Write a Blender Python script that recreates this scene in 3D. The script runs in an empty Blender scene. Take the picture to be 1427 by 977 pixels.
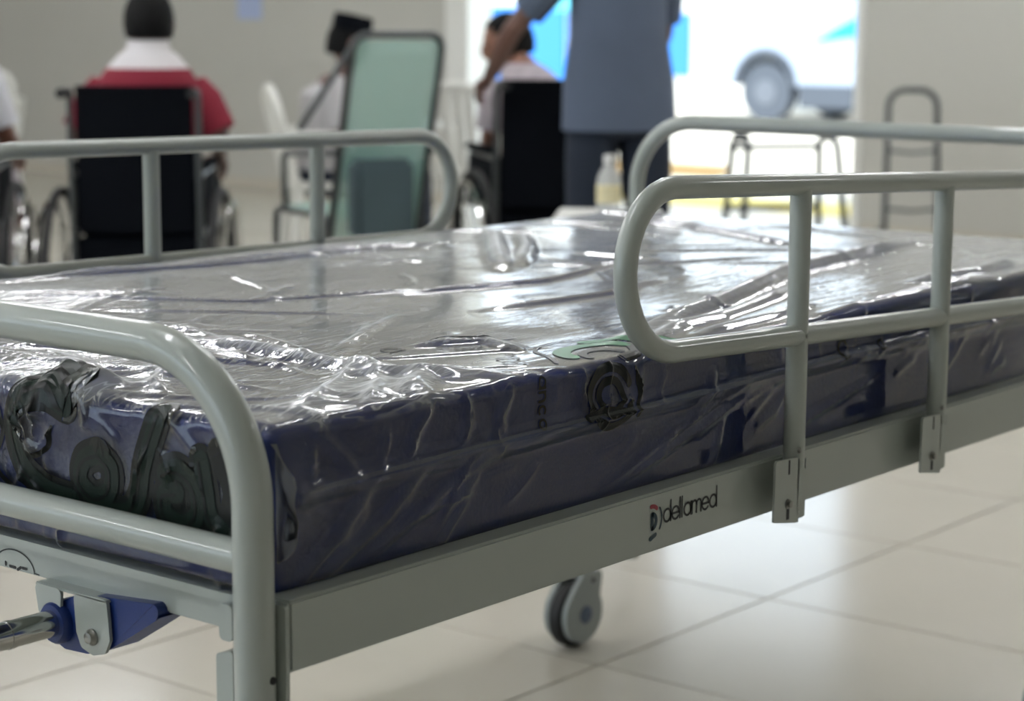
import bpy, bmesh, math, random
import numpy as np
from mathutils import Vector, Matrix

random.seed(7)
S = bpy.context.scene
COL = S.collection
PI = math.pi

# ------------------------------------------------------------------ camera
CAM = Vector((-1.22472, -1.26012, 1.16436))
YAW, PITCH, ROLL, FPX = 0.6865, -0.1604, 0.0052, 2847.0
cd = bpy.data.cameras.new('camera')
cam = bpy.data.objects.new('camera', cd)
COL.objects.link(cam)
fw = Vector((math.cos(PITCH)*math.cos(YAW), math.cos(PITCH)*math.sin(YAW), math.sin(PITCH)))
rt = Vector((math.sin(YAW), -math.cos(YAW), 0))
up = rt.cross(fw)
cr = math.cos(ROLL)*rt + math.sin(ROLL)*up
cu = -math.sin(ROLL)*rt + math.cos(ROLL)*up
M = Matrix((cr, cu, -fw)).transposed().to_4x4()
M.translation = CAM
cam.matrix_world = M
cd.sensor_width = 36
cd.lens = FPX/1427*36
cd.clip_start = .05
cd.clip_end = 200
cd.dof.use_dof = True
cd.dof.focus_distance = 2.15
cd.dof.aperture_fstop = 5.0
S.camera = cam

# ------------------------------------------------------------------ world, sun, exposure
W = bpy.data.worlds.new('sky')
S.world = W
W.use_nodes = True
bg = W.node_tree.nodes['Background']
bg.inputs[0].default_value = (.74, .87, 1, 1)
bg.inputs[1].default_value = 2.8
sl = bpy.data.lights.new('sun', 'SUN')
sl.energy = 4.5
sl.angle = .01
sl.color = (1, .96, .88)
so = bpy.data.objects.new('sun', sl)
COL.objects.link(so)
so.rotation_euler = (math.radians(35), 0, math.radians(-65))
so.location = (10, 5, 12)
S.view_settings.view_transform = 'Standard'
S.view_settings.look = 'None'
S.view_settings.exposure = 0
S.view_settings.gamma = 1
S.view_settings.use_curve_mapping = False
LAMP_STRENGTH = 52.0


# ------------------------------------------------------------------ materials
def srgb(r, g, b):
    f = lambda c: (c/255/12.92 if c/255 <= .04045 else ((c/255+.055)/1.055)**2.4)
    return (f(r), f(g), f(b), 1)


def mat(name, col, rough=.5, metal=0, coat=0, noise=None, bump=0, bscale=60, spec=.5, rand=0, emit=0, coat_rough=.1):
    m = bpy.data.materials.new(name)
    m.use_nodes = True
    nt = m.node_tree
    b = nt.nodes['Principled BSDF']
    c = col if len(col) == 4 else srgb(*col)
    b.inputs['Base Color'].default_value = c
    b.inputs['Roughness'].default_value = rough
    b.inputs['Metallic'].default_value = metal
    b.inputs['Coat Weight'].default_value = coat
    b.inputs['Coat Roughness'].default_value = coat_rough
    b.inputs['Specular IOR Level'].default_value = spec
    if emit:
        b.inputs['Emission Color'].default_value = c
        b.inputs['Emission Strength'].default_value = emit
    tc = nt.nodes.new('ShaderNodeTexCoord')
    if noise or rand:
        n = nt.nodes.new('ShaderNodeTexNoise')
        n.inputs['Scale'].default_value = noise[0] if noise else 3
        n.inputs['Detail'].default_value = 4
        nt.links.new(tc.outputs['Object'], n.inputs['Vector'])
        hsv = nt.nodes.new('ShaderNodeHueSaturation')
        hsv.inputs['Color'].default_value = c
        mr = nt.nodes.new('ShaderNodeMapRange')
        a = noise[1] if noise else 0
        mr.inputs[3].default_value = 1-a
        mr.inputs[4].default_value = 1+a
        nt.links.new(n.outputs['Fac'], mr.inputs[0])
        v = mr.outputs[0]
        if rand:
            oi = nt.nodes.new('ShaderNodeObjectInfo')
            m2 = nt.nodes.new('ShaderNodeMapRange')
            m2.inputs[3].default_value = 1-rand
            m2.inputs[4].default_value = 1+rand
            nt.links.new(oi.outputs['Random'], m2.inputs[0])
            mu = nt.nodes.new('ShaderNodeMath')
            mu.operation = 'MULTIPLY'
            nt.links.new(v, mu.inputs[0])
            nt.links.new(m2.outputs[0], mu.inputs[1])
            v = mu.outputs[0]
        nt.links.new(v, hsv.inputs['Value'])
        nt.links.new(hsv.outputs[0], b.inputs['Base Color'])
    if bump:
        n2 = nt.nodes.new('ShaderNodeTexNoise')
        n2.inputs['Scale'].default_value = bscale
        nt.links.new(tc.outputs['Object'], n2.inputs['Vector'])
        bu = nt.nodes.new('ShaderNodeBump')
        bu.inputs['Strength'].default_value = bump
        bu.inputs['Distance'].default_value = .01
        nt.links.new(n2.outputs['Fac'], bu.inputs['Height'])
        nt.links.new(bu.outputs[0], b.inputs['Normal'])
    return m


def translucent(name, col, fac):
    m = bpy.data.materials.new(name)
    m.use_nodes = True
    nt = m.node_tree
    b = nt.nodes['Principled BSDF']
    b.inputs['Base Color'].default_value = srgb(*col)
    b.inputs['Roughness'].default_value = .6
    tr = nt.nodes.new('ShaderNodeBsdfTransparent')
    mx = nt.nodes.new('ShaderNodeMixShader')
    mx.inputs[0].default_value = fac
    nt.links.new(tr.outputs[0], mx.inputs[1])
    nt.links.new(b.outputs[0], mx.inputs[2])
    nt.links.new(mx.outputs[0], nt.nodes['Material Output'].inputs[0])
    return m


MT = {}
MT['wall'] = mat('wall_paint', (196, 195, 188), .85, noise=(1.5, .03), bump=.05)
MT['ceiling'] = mat('ceiling_paint', (215, 214, 208), .9)
MT['white'] = mat('white_paint', (236, 236, 232), .6)
MT['tile'] = mat('porcelain_tile', (205, 199, 186), .17, noise=(4, .03), rand=.025, spec=.62)
MT['grout'] = mat('grout', (150, 144, 134), .9, noise=(30, .1))
MT['metal'] = mat('grey_enamel', (166, 173, 167), .34, coat=.55, noise=(8, .02), coat_rough=.06)
MT['metal_dark'] = mat('dark_steel', (80, 84, 86), .35, metal=.7)
MT['stand_steel'] = mat('grey_painted_steel', (62, 66, 70), .5)
MT['chrome'] = mat('chrome', (200, 200, 198), .12, metal=1)
MT['zinc'] = mat('zinc', (150, 150, 146), .3, metal=1, bump=.2)
MT['blue_plastic'] = mat('blue_plastic', (22, 48, 112), .38)
MT['rubber'] = mat('black_rubber', (26, 27, 30), .6)
MT['caster_grey'] = mat('grey_plastic', (150, 157, 156), .45)
MT['caster_blue'] = mat('slate_plastic', (84, 98, 120), .45)
MT['navy'] = mat('navy_vinyl', (24, 42, 106), .5, spec=.25, noise=(25, .08), bump=.12, bscale=220)
MT['ink'] = mat('black_ink', (20, 24, 28), .4)
MT['ink_teal'] = mat('teal_ink', (30, 60, 72), .4)
MT['ink_red'] = mat('red_ink', (150, 52, 66), .4)
MT['film_black'] = mat('black_film_ink', (8, 13, 13), .3, spec=.25)
MT['film_green'] = mat('green_film_ink', (9, 28, 21), .35, spec=.25, noise=(40, .25))
MT['film_bright'] = mat('bright_green_film_ink', (42, 120, 74), .3, spec=.3)
MT['black_cloth'] = mat('black_cloth', (9, 12, 18), .95, spec=.1, bump=.2)
MT['navy_cloth'] = mat('navy_cloth', (22, 32, 48), .85, bump=.2, noise=(6, .1))
MT['hair'] = mat('black_hair', (10, 10, 11), .75, spec=.2, bump=.6, bscale=150)
MT['skin'] = mat('brown_skin', (134, 92, 74), .5)
MT['skin_dark'] = mat('dark_brown_skin', (100, 70, 60), .5)
MT['blueshirt'] = mat('slate_blue_cotton', (82, 93, 112), .85, noise=(5, .08), bump=.15, bscale=30)
MT['greyshirt'] = mat('pale_grey_cotton', (182, 180, 182), .85, noise=(9, .06))
MT['whiteshirt'] = mat('white_cotton', (222, 224, 230), .85, noise=(9, .04))
MT['print_shirt'] = mat('patterned_cotton', (176, 166, 172), .85, noise=(24, .5))
MT['plastic_white'] = mat('white_plastic', (226, 226, 220), .4)
MT['teal_mesh'] = mat('teal_mesh', (120, 182, 170), .6, noise=(12, .1))
MT['tread'] = mat('wheel_tyre', (24, 24, 26), .65)
MT['paleblue'] = mat('pale_blue_card', (176, 190, 224), .7)
MT['concrete'] = mat('sunlit_concrete', (226, 218, 202), .9, noise=(2, .05))
MT['yellow'] = mat('yellow_road_paint', (236, 214, 120), .8, noise=(6, .06))
MT['tan'] = mat('tan_kerb', (176, 152, 112), .9, noise=(5, .1))
MT['blue_paint'] = mat('bright_blue_paint', (58, 140, 232), .6)
MT['cyan_paint'] = mat('cyan_paint', (110, 210, 236), .6)
MT['van_white'] = mat('van_white', (172, 186, 206), .35, coat=.4)
MT['van_blue'] = mat('van_blue', (40, 164, 226), .4)
MT['van_trim'] = mat('van_dark_trim', (84, 92, 104), .6)
MT['glass_dark'] = mat('dark_glass', (40, 48, 58), .1)
MT['alloy'] = mat('wheel_alloy', (120, 126, 136), .35, metal=.6)
MT['label_yellow'] = mat('yellow_label', (226, 216, 176), .6)
MT['teal_mesh'] = translucent('teal_net', (186, 226, 216), .5)
MT['film_ear'] = translucent('film_ear', (150, 152, 150), .5)
MT['film_edge'] = translucent('film_seam', (150, 156, 160), .28)
MT['cap_white'] = mat('white_cap', (220, 220, 218), .5)
MT['lamp'] = mat('lamp_tube', (247, 249, 253), .5, emit=LAMP_STRENGTH)


def zbands(name, bands):
    """cloth dyed in horizontal bands, by height in the garment's own coordinates"""
    m = bpy.data.materials.new(name)
    m.use_nodes = True
    nt = m.node_tree
    b = nt.nodes['Principled BSDF']
    b.inputs['Roughness'].default_value = .85
    tc = nt.nodes.new('ShaderNodeTexCoord')
    sp = nt.nodes.new('ShaderNodeSeparateXYZ')
    nt.links.new(tc.outputs['Object'], sp.inputs[0])
    mr = nt.nodes.new('ShaderNodeMapRange')
    mr.inputs[1].default_value = 0
    mr.inputs[2].default_value = 2
    nt.links.new(sp.outputs['Z'], mr.inputs[0])
    cr_ = nt.nodes.new('ShaderNodeValToRGB')
    cr_.color_ramp.interpolation = 'CONSTANT'
    e = cr_.color_ramp.elements
    e[0].position = 0
    e[0].color = srgb(*bands[0][1])
    e[1].position = bands[1][0]/2
    e[1].color = srgb(*bands[1][1])
    for z, c in bands[2:]:
        k = e.new(z/2)
        k.color = srgb(*c)
    nt.links.new(mr.outputs[0], cr_.inputs[0])
    nt.links.new(cr_.outputs[0], b.inputs['Base Color'])
    return m


def film_material():
    m = bpy.data.materials.new('clear_film')
    m.use_nodes = True
    nt = m.node_tree
    nt.nodes.clear()
    out = nt.nodes.new('ShaderNodeOutputMaterial')
    tr = nt.nodes.new('ShaderNodeBsdfTransparent')
    tr.inputs[0].default_value = (.93, .94, .95, 1)
    gl = nt.nodes.new('ShaderNodeBsdfGlossy')
    gl.inputs['Roughness'].default_value = .085
    di = nt.nodes.new('ShaderNodeBsdfDiffuse')
    di.inputs[0].default_value = (.8, .82, .84, 1)
    tc = nt.nodes.new('ShaderNodeTexCoord')
    # fine crinkle, stretched in two directions
    bumps = []
    for rz, sc, k in ((.5, (7, 60, 30), 1.0), (-.75, (9, 55, 30), .8)):
        mp = nt.nodes.new('ShaderNodeMapping')
        mp.inputs['Rotation'].default_value = (0, 0, rz)
        mp.inputs['Scale'].default_value = sc
        nt.links.new(tc.outputs['Object'], mp.inputs[0])
        n = nt.nodes.new('ShaderNodeTexNoise')
        n.inputs['Scale'].default_value = 1.0
        n.inputs['Detail'].default_value = 3
        n.inputs['Roughness'].default_value = .55
        nt.links.new(mp.outputs[0], n.inputs['Vector'])
        bumps.append(n.outputs['Fac'])
    # the crinkle comes and goes over the sheet
    pm = nt.nodes.new('ShaderNodeTexNoise')
    pm.inputs['Scale'].default_value = 2.6
    nt.links.new(tc.outputs['Object'], pm.inputs['Vector'])
    pr = nt.nodes.new('ShaderNodeMapRange')
    pr.inputs[1].default_value = .42
    pr.inputs[2].default_value = .62
    nt.links.new(pm.outputs['Fac'], pr.inputs[0])
    ad = nt.nodes.new('ShaderNodeMath')
    ad.operation = 'ADD'
    nt.links.new(bumps[0], ad.inputs[0])
    nt.links.new(bumps[1], ad.inputs[1])
    mu = nt.nodes.new('ShaderNodeMath')
    mu.operation = 'MULTIPLY'
    nt.links.new(ad.outputs[0], mu.inputs[0])
    nt.links.new(pr.outputs[0], mu.inputs[1])
    bu = nt.nodes.new('ShaderNodeBump')
    bu.inputs['Strength'].default_value = .55
    bu.inputs['Distance'].default_value = .0035
    nt.links.new(mu.outputs[0], bu.inputs['Height'])
    fr = nt.nodes.new('ShaderNodeFresnel')
    fr.inputs['IOR'].default_value = 1.5
    for nd in (gl, fr):
        nt.links.new(bu.outputs[0], nd.inputs['Normal'])
    m1 = nt.nodes.new('ShaderNodeMixShader')
    # painted glints: ceiling reflections drawn as thin white lines in the sheet
    acc = None
    for rz, sc in ((.35, (7, 62, 24)), (-.9, (9, 54, 24)), (1.2, (6, 40, 20))):
        mp = nt.nodes.new('ShaderNodeMapping')
        mp.inputs['Rotation'].default_value = (0, 0, rz)
        mp.inputs['Scale'].default_value = sc
        nt.links.new(tc.outputs['Object'], mp.inputs[0])
        n = nt.nodes.new('ShaderNodeTexNoise')
        n.inputs['Scale'].default_value = 1.0
        n.inputs['Detail'].default_value = 2
        nt.links.new(mp.outputs[0], n.inputs['Vector'])
        sb = nt.nodes.new('ShaderNodeMath')
        sb.operation = 'SUBTRACT'
        sb.inputs[1].default_value = .5
        nt.links.new(n.outputs['Fac'], sb.inputs[0])
        ab = nt.nodes.new('ShaderNodeMath')
        ab.operation = 'ABSOLUTE'
        nt.links.new(sb.outputs[0], ab.inputs[0])
        mr = nt.nodes.new('ShaderNodeMapRange')
        mr.inputs[1].default_value = .002
        mr.inputs[2].default_value = .016
        mr.inputs[3].default_value = 1
        mr.inputs[4].default_value = 0
        nt.links.new(ab.outputs[0], mr.inputs[0])
        if acc is None:
            acc = mr.outputs[0]
        else:
            mx_ = nt.nodes.new('ShaderNodeMath')
            mx_.operation = 'MAXIMUM'
            nt.links.new(acc, mx_.inputs[0])
            nt.links.new(mr.outputs[0], mx_.inputs[1])
            acc = mx_.outputs[0]
    cm = nt.nodes.new('ShaderNodeMath')
    cm.operation = 'MULTIPLY'
    nt.links.new(acc, cm.inputs[0])
    nt.links.new(pr.outputs[0], cm.inputs[1])
    hz = nt.nodes.new('ShaderNodeMath')
    hz.operation = 'MULTIPLY_ADD'
    hz.inputs[1].default_value = .45
    hz.inputs[2].default_value = .004
    sf = nt.nodes.new('ShaderNodeAttribute')
    sf.attribute_name = 'glint'
    sm = nt.nodes.new('ShaderNodeMath')
    sm.operation = 'MULTIPLY'
    nt.links.new(acc, sm.inputs[0])
    nt.links.new(sf.outputs['Fac'], sm.inputs[1])
    nt.links.new(sm.outputs[0], hz.inputs[0])
    m1.inputs[0].default_value = 0
    nt.links.new(tr.outputs[0], m1.inputs[1])
    nt.links.new(di.outputs[0], m1.inputs[2])
    m2 = nt.nodes.new('ShaderNodeMixShader')
    # three faces add up: both sides of the film and the vinyl under it
    inv = nt.nodes.new('ShaderNodeMath')
    inv.operation = 'SUBTRACT'
    inv.inputs[0].default_value = 1
    nt.links.new(fr.outputs[0], inv.inputs[1])
    pw = nt.nodes.new('ShaderNodeMath')
    pw.operation = 'POWER'
    ex = nt.nodes.new('ShaderNodeMath')
    ex.operation = 'MULTIPLY_ADD'
    ex.inputs[1].default_value = 7
    ex.inputs[2].default_value = 1
    nt.links.new(fr.outputs[0], ex.inputs[0])
    nt.links.new(ex.outputs[0], pw.inputs[1])
    nt.links.new(inv.outputs[0], pw.inputs[0])
    inv2 = nt.nodes.new('ShaderNodeMath')
    inv2.operation = 'SUBTRACT'
    inv2.inputs[0].default_value = 1
    nt.links.new(pw.outputs[0], inv2.inputs[1])
    nt.links.new(inv2.outputs[0], m2.inputs[0])
    nt.links.new(m1.outputs[0], m2.inputs[1])
    nt.links.new(gl.outputs[0], m2.inputs[2])
    hf = nt.nodes.new('ShaderNodeMath')
    hf.operation = 'MULTIPLY_ADD'
    hf.inputs[1].default_value = .75
    sq_ = nt.nodes.new('ShaderNodeMath')
    sq_.operation = 'POWER'
    sq_.inputs[1].default_value = 2
    nt.links.new(fr.outputs[0], sq_.inputs[0])
    nt.links.new(sq_.outputs[0], hf.inputs[0])
    # where the sheet is bunched up and doubled it turns milky
    at_ = nt.nodes.new('ShaderNodeAttribute')
    at_.attribute_name = 'bunch'
    bm_ = nt.nodes.new('ShaderNodeMath')
    bm_.operation = 'MULTIPLY_ADD'
    bm_.inputs[1].default_value = .34
    nt.links.new(at_.outputs['Fac'], bm_.inputs[0])
    nt.links.new(hz.outputs[0], bm_.inputs[2])
    nt.links.new(bm_.outputs[0], hf.inputs[2])
    m3 = nt.nodes.new('ShaderNodeMixShader')
    nt.links.new(hf.outputs[0], m3.inputs[0])
    nt.links.new(m2.outputs[0], m3.inputs[1])
    nt.links.new(di.outputs[0], m3.inputs[2])
    nt.links.new(m3.outputs[0], out.inputs[0])
    return m


MT['film'] = film_material()


def clear_plastic():
    m = bpy.data.materials.new('clear_bottle')
    m.use_nodes = True
    nt = m.node_tree
    nt.nodes.clear()
    out = nt.nodes.new('ShaderNodeOutputMaterial')
    tr = nt.nodes.new('ShaderNodeBsdfTransparent')
    di = nt.nodes.new('ShaderNodeBsdfPrincipled')
    di.inputs['Base Color'].default_value = (.8, .82, .82, 1)
    di.inputs['Roughness'].default_value = .15
    mx = nt.nodes.new('ShaderNodeMixShader')
    mx.inputs[0].default_value = .55
    nt.links.new(tr.outputs[0], mx.inputs[1])
    nt.links.new(di.outputs[0], mx.inputs[2])
    nt.links.new(mx.outputs[0], out.inputs[0])
    return m


MT['clear'] = clear_plastic()


# ------------------------------------------------------------------ helpers
def ob(name, me, m, parent=None, smooth=True):
    o = bpy.data.objects.new(name, me)
    COL.objects.link(o)
    if m is not None:
        me.materials.append(MT[m] if isinstance(m, str) else m)
    if smooth and len(me.polygons):
        me.polygons.foreach_set('use_smooth', [True]*len(me.polygons))
        try:
            me.set_sharp_from_angle(angle=math.radians(38))
        except Exception:
            pass
    if parent is not None:
        o.parent = parent
    return o


def tag(o, label=None, cat=None, group=None, kind=None):
    for k, v in (('label', label), ('category', cat), ('group', group), ('kind', kind)):
        if v:
            o[k] = v
    return o


def empty(name, loc, rz, label, cat, group=None):
    o = bpy.data.objects.new(name, None)
    o.empty_display_size = .1
    COL.objects.link(o)
    o.location = loc
    o.rotation_euler = (0, 0, rz)
    return tag(o, label, cat, group)


class MB:
    """collects verts and faces of ONE mesh"""
    def __init__(s):
        s.v = []
        s.f = []

    def add(s, v, f):
        n = len(s.v)
        s.v += [tuple(p) for p in v]
        s.f += [tuple(i+n for i in q) for q in f]
        return s

    def box(s, lo, hi, bev=0):
        bm = bmesh.new()
        bmesh.ops.create_cube(bm, size=1)
        for v in bm.verts:
            v.co = Vector([(lo[i]+hi[i])/2 + v.co[i]*(hi[i]-lo[i]) for i in range(3)])
        if bev:
            bmesh.ops.bevel(bm, geom=bm.edges[:], offset=bev, segments=2, affect='EDGES', clamp_overlap=True)
        return s.bm(bm)

    def bm(s, bm, mx=None):
        if mx is not None:
            bm.transform(mx)
        bm.verts.index_update()
        s.add([v.co[:] for v in bm.verts], [[v.index for v in f.verts] for f in bm.faces])
        bm.free()
        return s

    def tube(s, pts, r, n=16, closed=False, cap=True):
        P = [Vector(p) for p in pts]
        R = r if isinstance(r, (list, tuple)) else [r]*len(P)
        T = []
        for i in range(len(P)):
            a = P[i-1] if (i > 0 or closed) else P[i]
            b = P[(i+1) % len(P)] if (i < len(P)-1 or closed) else P[i]
            T.append((b-a).normalized())
        ref = Vector((0, 0, 1)) if abs(T[0].z) < .9 else Vector((1, 0, 0))
        u = (ref - T[0]*ref.dot(T[0])).normalized()
        vs, fs = [], []
        for i, p in enumerate(P):
            u = (u - T[i]*u.dot(T[i])).normalized()
            w = T[i].cross(u)
            for k in range(n):
                a = 2*PI*k/n
                vs.append(p + (u*math.cos(a)+w*math.sin(a))*R[i])
        m = len(P)
        for i in range(m if closed else m-1):
            j = (i+1) % m
            for k in range(n):
                k2 = (k+1) % n
                fs.append((i*n+k, i*n+k2, j*n+k2, j*n+k))
        if cap and not closed:
            fs.append(tuple(range(n))[::-1])
            fs.append(tuple((m-1)*n+k for k in range(n)))
        return s.add(vs, fs)

    def lathe(s, prof, n=24, mx=None):
        vs, fs = [], []
        for r, z in prof:
            for k in range(n):
                a = 2*PI*k/n
                vs.append(Vector((r*math.cos(a), r*math.sin(a), z)))
        for i in range(len(prof)-1):
            for k in range(n):
                k2 = (k+1) % n
                fs.append((i*n+k, i*n+k2, (i+1)*n+k2, (i+1)*n+k))
        fs.append(tuple(range(n))[::-1])
        fs.append(tuple((len(prof)-1)*n+k for k in range(n)))
        if mx is not None:
            vs = [mx @ v for v in vs]
        return s.add(vs, fs)

    def prism(s, poly, d0, d1, fn):
        """polygon (a,b) extruded from d0 to d1; fn(a,b,d) gives the point"""
        n = len(poly)
        vs = [fn(a, b, d0) for a, b in poly]+[fn(a, b, d1) for a, b in poly]
        fs = [tuple(range(n))[::-1], tuple(range(n, 2*n))]
        for i in range(n):
            j = (i+1) % n
            fs.append((i, j, n+j, n+i))
        return s.add(vs, fs)

    def mesh(s, name):
        me = bpy.data.meshes.new(name)
        me.from_pydata([tuple(v) for v in s.v], [], s.f)
        bm = bmesh.new()
        bm.from_mesh(me)
        bmesh.ops.recalc_face_normals(bm, faces=bm.faces[:])
        bm.to_mesh(me)
        bm.free()
        return me

    def build(s, name, m, parent=None, smooth=True):
        return ob(name, s.mesh(name), m, parent, smooth)


def fillet(pts, r, n=10):
    """polyline with rounded corners"""
    P = [Vector(p) for p in pts]
    out = [P[0]]
    for i in range(1, len(P)-1):
        a, b, c = P[i-1], P[i], P[i+1]
        rr = r[i-1] if isinstance(r, (list, tuple)) else r
        d1, d2 = (a-b).normalized(), (c-b).normalized()
        ang = d1.angle(d2)
        if rr <= 0 or ang > PI-.01:
            out.append(b)
            continue
        t = rr/math.tan(ang/2)
        ce = b + (d1+d2).normalized()*(rr/math.sin(ang/2))
        p0, p1 = b+d1*t, b+d2*t
        v0, v1 = p0-ce, p1-ce
        th = v0.angle(v1)
        for k in range(n+1):
            u = k/n
            out.append(ce + (v0*math.sin((1-u)*th)+v1*math.sin(u*th))/math.sin(th))
    out.append(P[-1])
    return out


def copy_tree(o, parent=None):
    c = o.copy()
    COL.objects.link(c)
    if parent is not None:
        c.parent = parent
    for ch in list(o.children):
        copy_tree(ch, c)
    return c


def place(o, loc, rz, label=None):
    o.location = loc
    o.rotation_euler = (0, 0, rz)
    if label:
        o['label'] = label
    return o


XZ = lambda d_: (lambda a, b, d: (a, d, b))     # polygon in (s,z), extruded along t
YZ = lambda a, b, d: (d, a, b)                  # polygon in (t,z), extruded along s


def rounded(poly, r, n=5):
    out = []
    m = len(poly)
    for i in range(m):
        a, b, c = [Vector((*poly[(i+k) % m], 0)) for k in (-1, 0, 1)]
        f = fillet([a, b, c], min(r, (a-b).length*.49, (c-b).length*.49), n)
        out += [(p.x, p.y) for p in f[1:-1]]
    return out


# ------------------------------------------------------------------ room
WX = 8.65                     # face of the back wall
RX0, RY0, RY1, RH = -5.0, -4.5, 13.5, 3.1
DY0, DY1, DH = 4.40, 7.22, 2.35   # doorway


def struct(name, mb, m):
    return tag(mb.build(name, m, smooth=False), kind='structure')


floor = struct('floor', MB().box((RX0-.2, RY0-.2, -.1), (WX+.25, RY1+.2, -.002)), 'grout')
TX, TY, OX, OY = .571, .722, 2.232, .895
g = .0018
tile_me = MB().box((g, g, -.008), (TX-g, TY-g, 0), .0012).mesh('floor_tile')
ntile = 0
rest = MB()
for i in range(-13, 12):
    for j in range(-8, 18):
        x, y = OX+i*TX, OY+j*TY
        if x < RX0-.1 or y < RY0-.1 or x+TX > WX+.6 or y+TY > RY1+.6:
            continue
        cx_, cy_ = x+TX/2-CAM.x, y+TY/2-CAM.y
        ang = abs(((math.atan2(cy_, cx_)-YAW+PI) % (2*PI))-PI)
        dist = math.hypot(cx_, cy_)
        x1, y1 = min(x+TX, WX), min(y+TY, RY1)
        if dist > 1.6 and ang < .27+.45/dist and ntile < 295 and x+TX <= WX:
            me = tile_me if ntile else tile_me
            o = bpy.data.objects.new('floor_tile', me)
            COL.objects.link(o)
            if not me.materials:
                me.materials.append(MT['tile'])
            o.location = (x, y, 0)
            o.parent = floor
            ntile += 1
        else:
            if x1-x > .02 and y1-y > .02:
                rest.box((x+g, y+g, -.008), (x1-g, y1-g, 0))
tag(rest.build('floor_tile_field', 'tile', floor, smooth=False), kind='stuff')

struct('ceiling', MB().box((RX0-.2, RY0-.2, RH), (WX+.25, RY1+.2, RH+.12)), 'ceiling')
wb = MB()
wb.box((WX, RY0-.2, 0), (WX+.2, DY0, RH))
wb.box((WX, DY1, 0), (WX+.2, RY1+.2, RH))
wb.box((WX, DY0, DH), (WX+.2, DY1, RH))
struct('wall_back', wb, 'wall')
struct('wall_left', MB().box((RX0-.2, RY1, 0), (WX, RY1+.2, RH)), 'wall')
struct('wall_right', MB().box((RX0-.2, RY0-.2, 0), (WX, RY0, RH)), 'wall')
WY0, WY1, WZ0, WZ1 = .6, 9.0, .75, 2.6  # opening added behind the camera to light the bed's foot end
wf = MB()
wf.box((RX0-.2, RY0, 0), (RX0, WY0, RH)).box((RX0-.2, WY1, 0), (RX0, RY1, RH))
wf.box((RX0-.2, WY0, 0), (RX0, WY1, WZ0)).box((RX0-.2, WY0, WZ1), (RX0, WY1, RH))
struct('wall_front', wf, 'wall')
wn = MB()
for k in range(7):
    y = WY0+(WY1-WY0)*k/6
    wn.box((RX0-.14, y-.03, WZ0), (RX0-.06, y+.03, WZ1))
wn.box((RX0-.14, WY0, WZ0), (RX0-.06, WY1, WZ0+.05)).box((RX0-.14, WY0, WZ1-.05), (RX0-.06, WY1, WZ1))
struct('window_added', wn, 'white')  # frame of the added, unseen window
# white door surround
fr = MB()
fr.box((WX-.02, DY1-.03, 0), (WX+.22, DY1+.16, DH+.1), .006)
fr.box((WX-.02, DY0-.03, 0), (WX+.22, DY0+.02, DH+.1), .006)
fr.box((WX-.02, DY0+.02, DH-.02), (WX+.22, DY1-.03, DH+.1), .006)
struct('trim_1', fr, 'white')
struct('baseboard_back', MB().box((WX-.012, RY0, 0), (WX, DY0-.035, .07), .003).box((WX-.012, DY1+.165, 0), (WX, RY1, .07), .003), 'tile')

# ceiling lamps; those after the rows are added to brighten wall and floor
lamp0 = None
for i, (x, y) in enumerate([(a, b) for a in (-3.0, -.2, 2.6, 5.4) for b in (1.2, 4.2, 7.2, 10.2)]+[(5.4, -1.9), (7.5, .4), (7.5, 2.9)]):
    if lamp0 is None:
        lamp0 = empty('ceiling_lamp', (0, 0, 0), 0, 'white twin tube ceiling lamp above the room', 'lamp', 'ceiling lamps in rows')
        MB().box((-.62, -.13, -.05), (.62, .13, 0), .01).build('housing', 'white', lamp0)
        for dy in (-.06, .06):
            MB().tube([(-.58, dy, -.075), (.58, dy, -.075)], .016, 10).build('lamp_tube', 'lamp', lamp0)
        o = lamp0
    else:
        o = copy_tree(lamp0)
    o.location = (x, y, RH)

# ------------------------------------------------------------------ outside the door
tag(MB().box((WX+.25, -30, -.12), (60, 60, 0)).build('ground', 'concrete', smooth=False), kind='structure')
tag(MB().box((9.55, 3.6, 0), (10.25, 9.5, .012), .004).build('yellow_strip', 'yellow'),
    'pale yellow painted strip across the sunlit paving outside the doorway', 'road marking')
tag(MB().box((11.6, 7.3, 0), (11.8, 8.3, .09), .02).build('kerb', 'tan'),
    'low tan kerb stone lying beyond the yellow strip outside', 'kerb')
hw = empty('roadside_wall', (22.0, 16.0, 0), 0, 'long white roadside wall carrying bright blue painted panels', 'wall')
MB().box((0, -9, 0), (.25, 9, 3.4), .01).build('wall_body', 'white', hw)
MB().box((-.05, -1.35, .42), (0, .75, 1.27), .01).build('panel', 'blue_paint', hw)
MB().box((-.05, .8, .22), (0, 3.1, 1.36), .01).build('panel', 'blue_paint', hw)
MB().box((-.055, .35, 1.29), (0, 1.1, 1.52), .01).build('panel', 'cyan_paint', hw)['label'] = 'small cyan panel'


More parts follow.
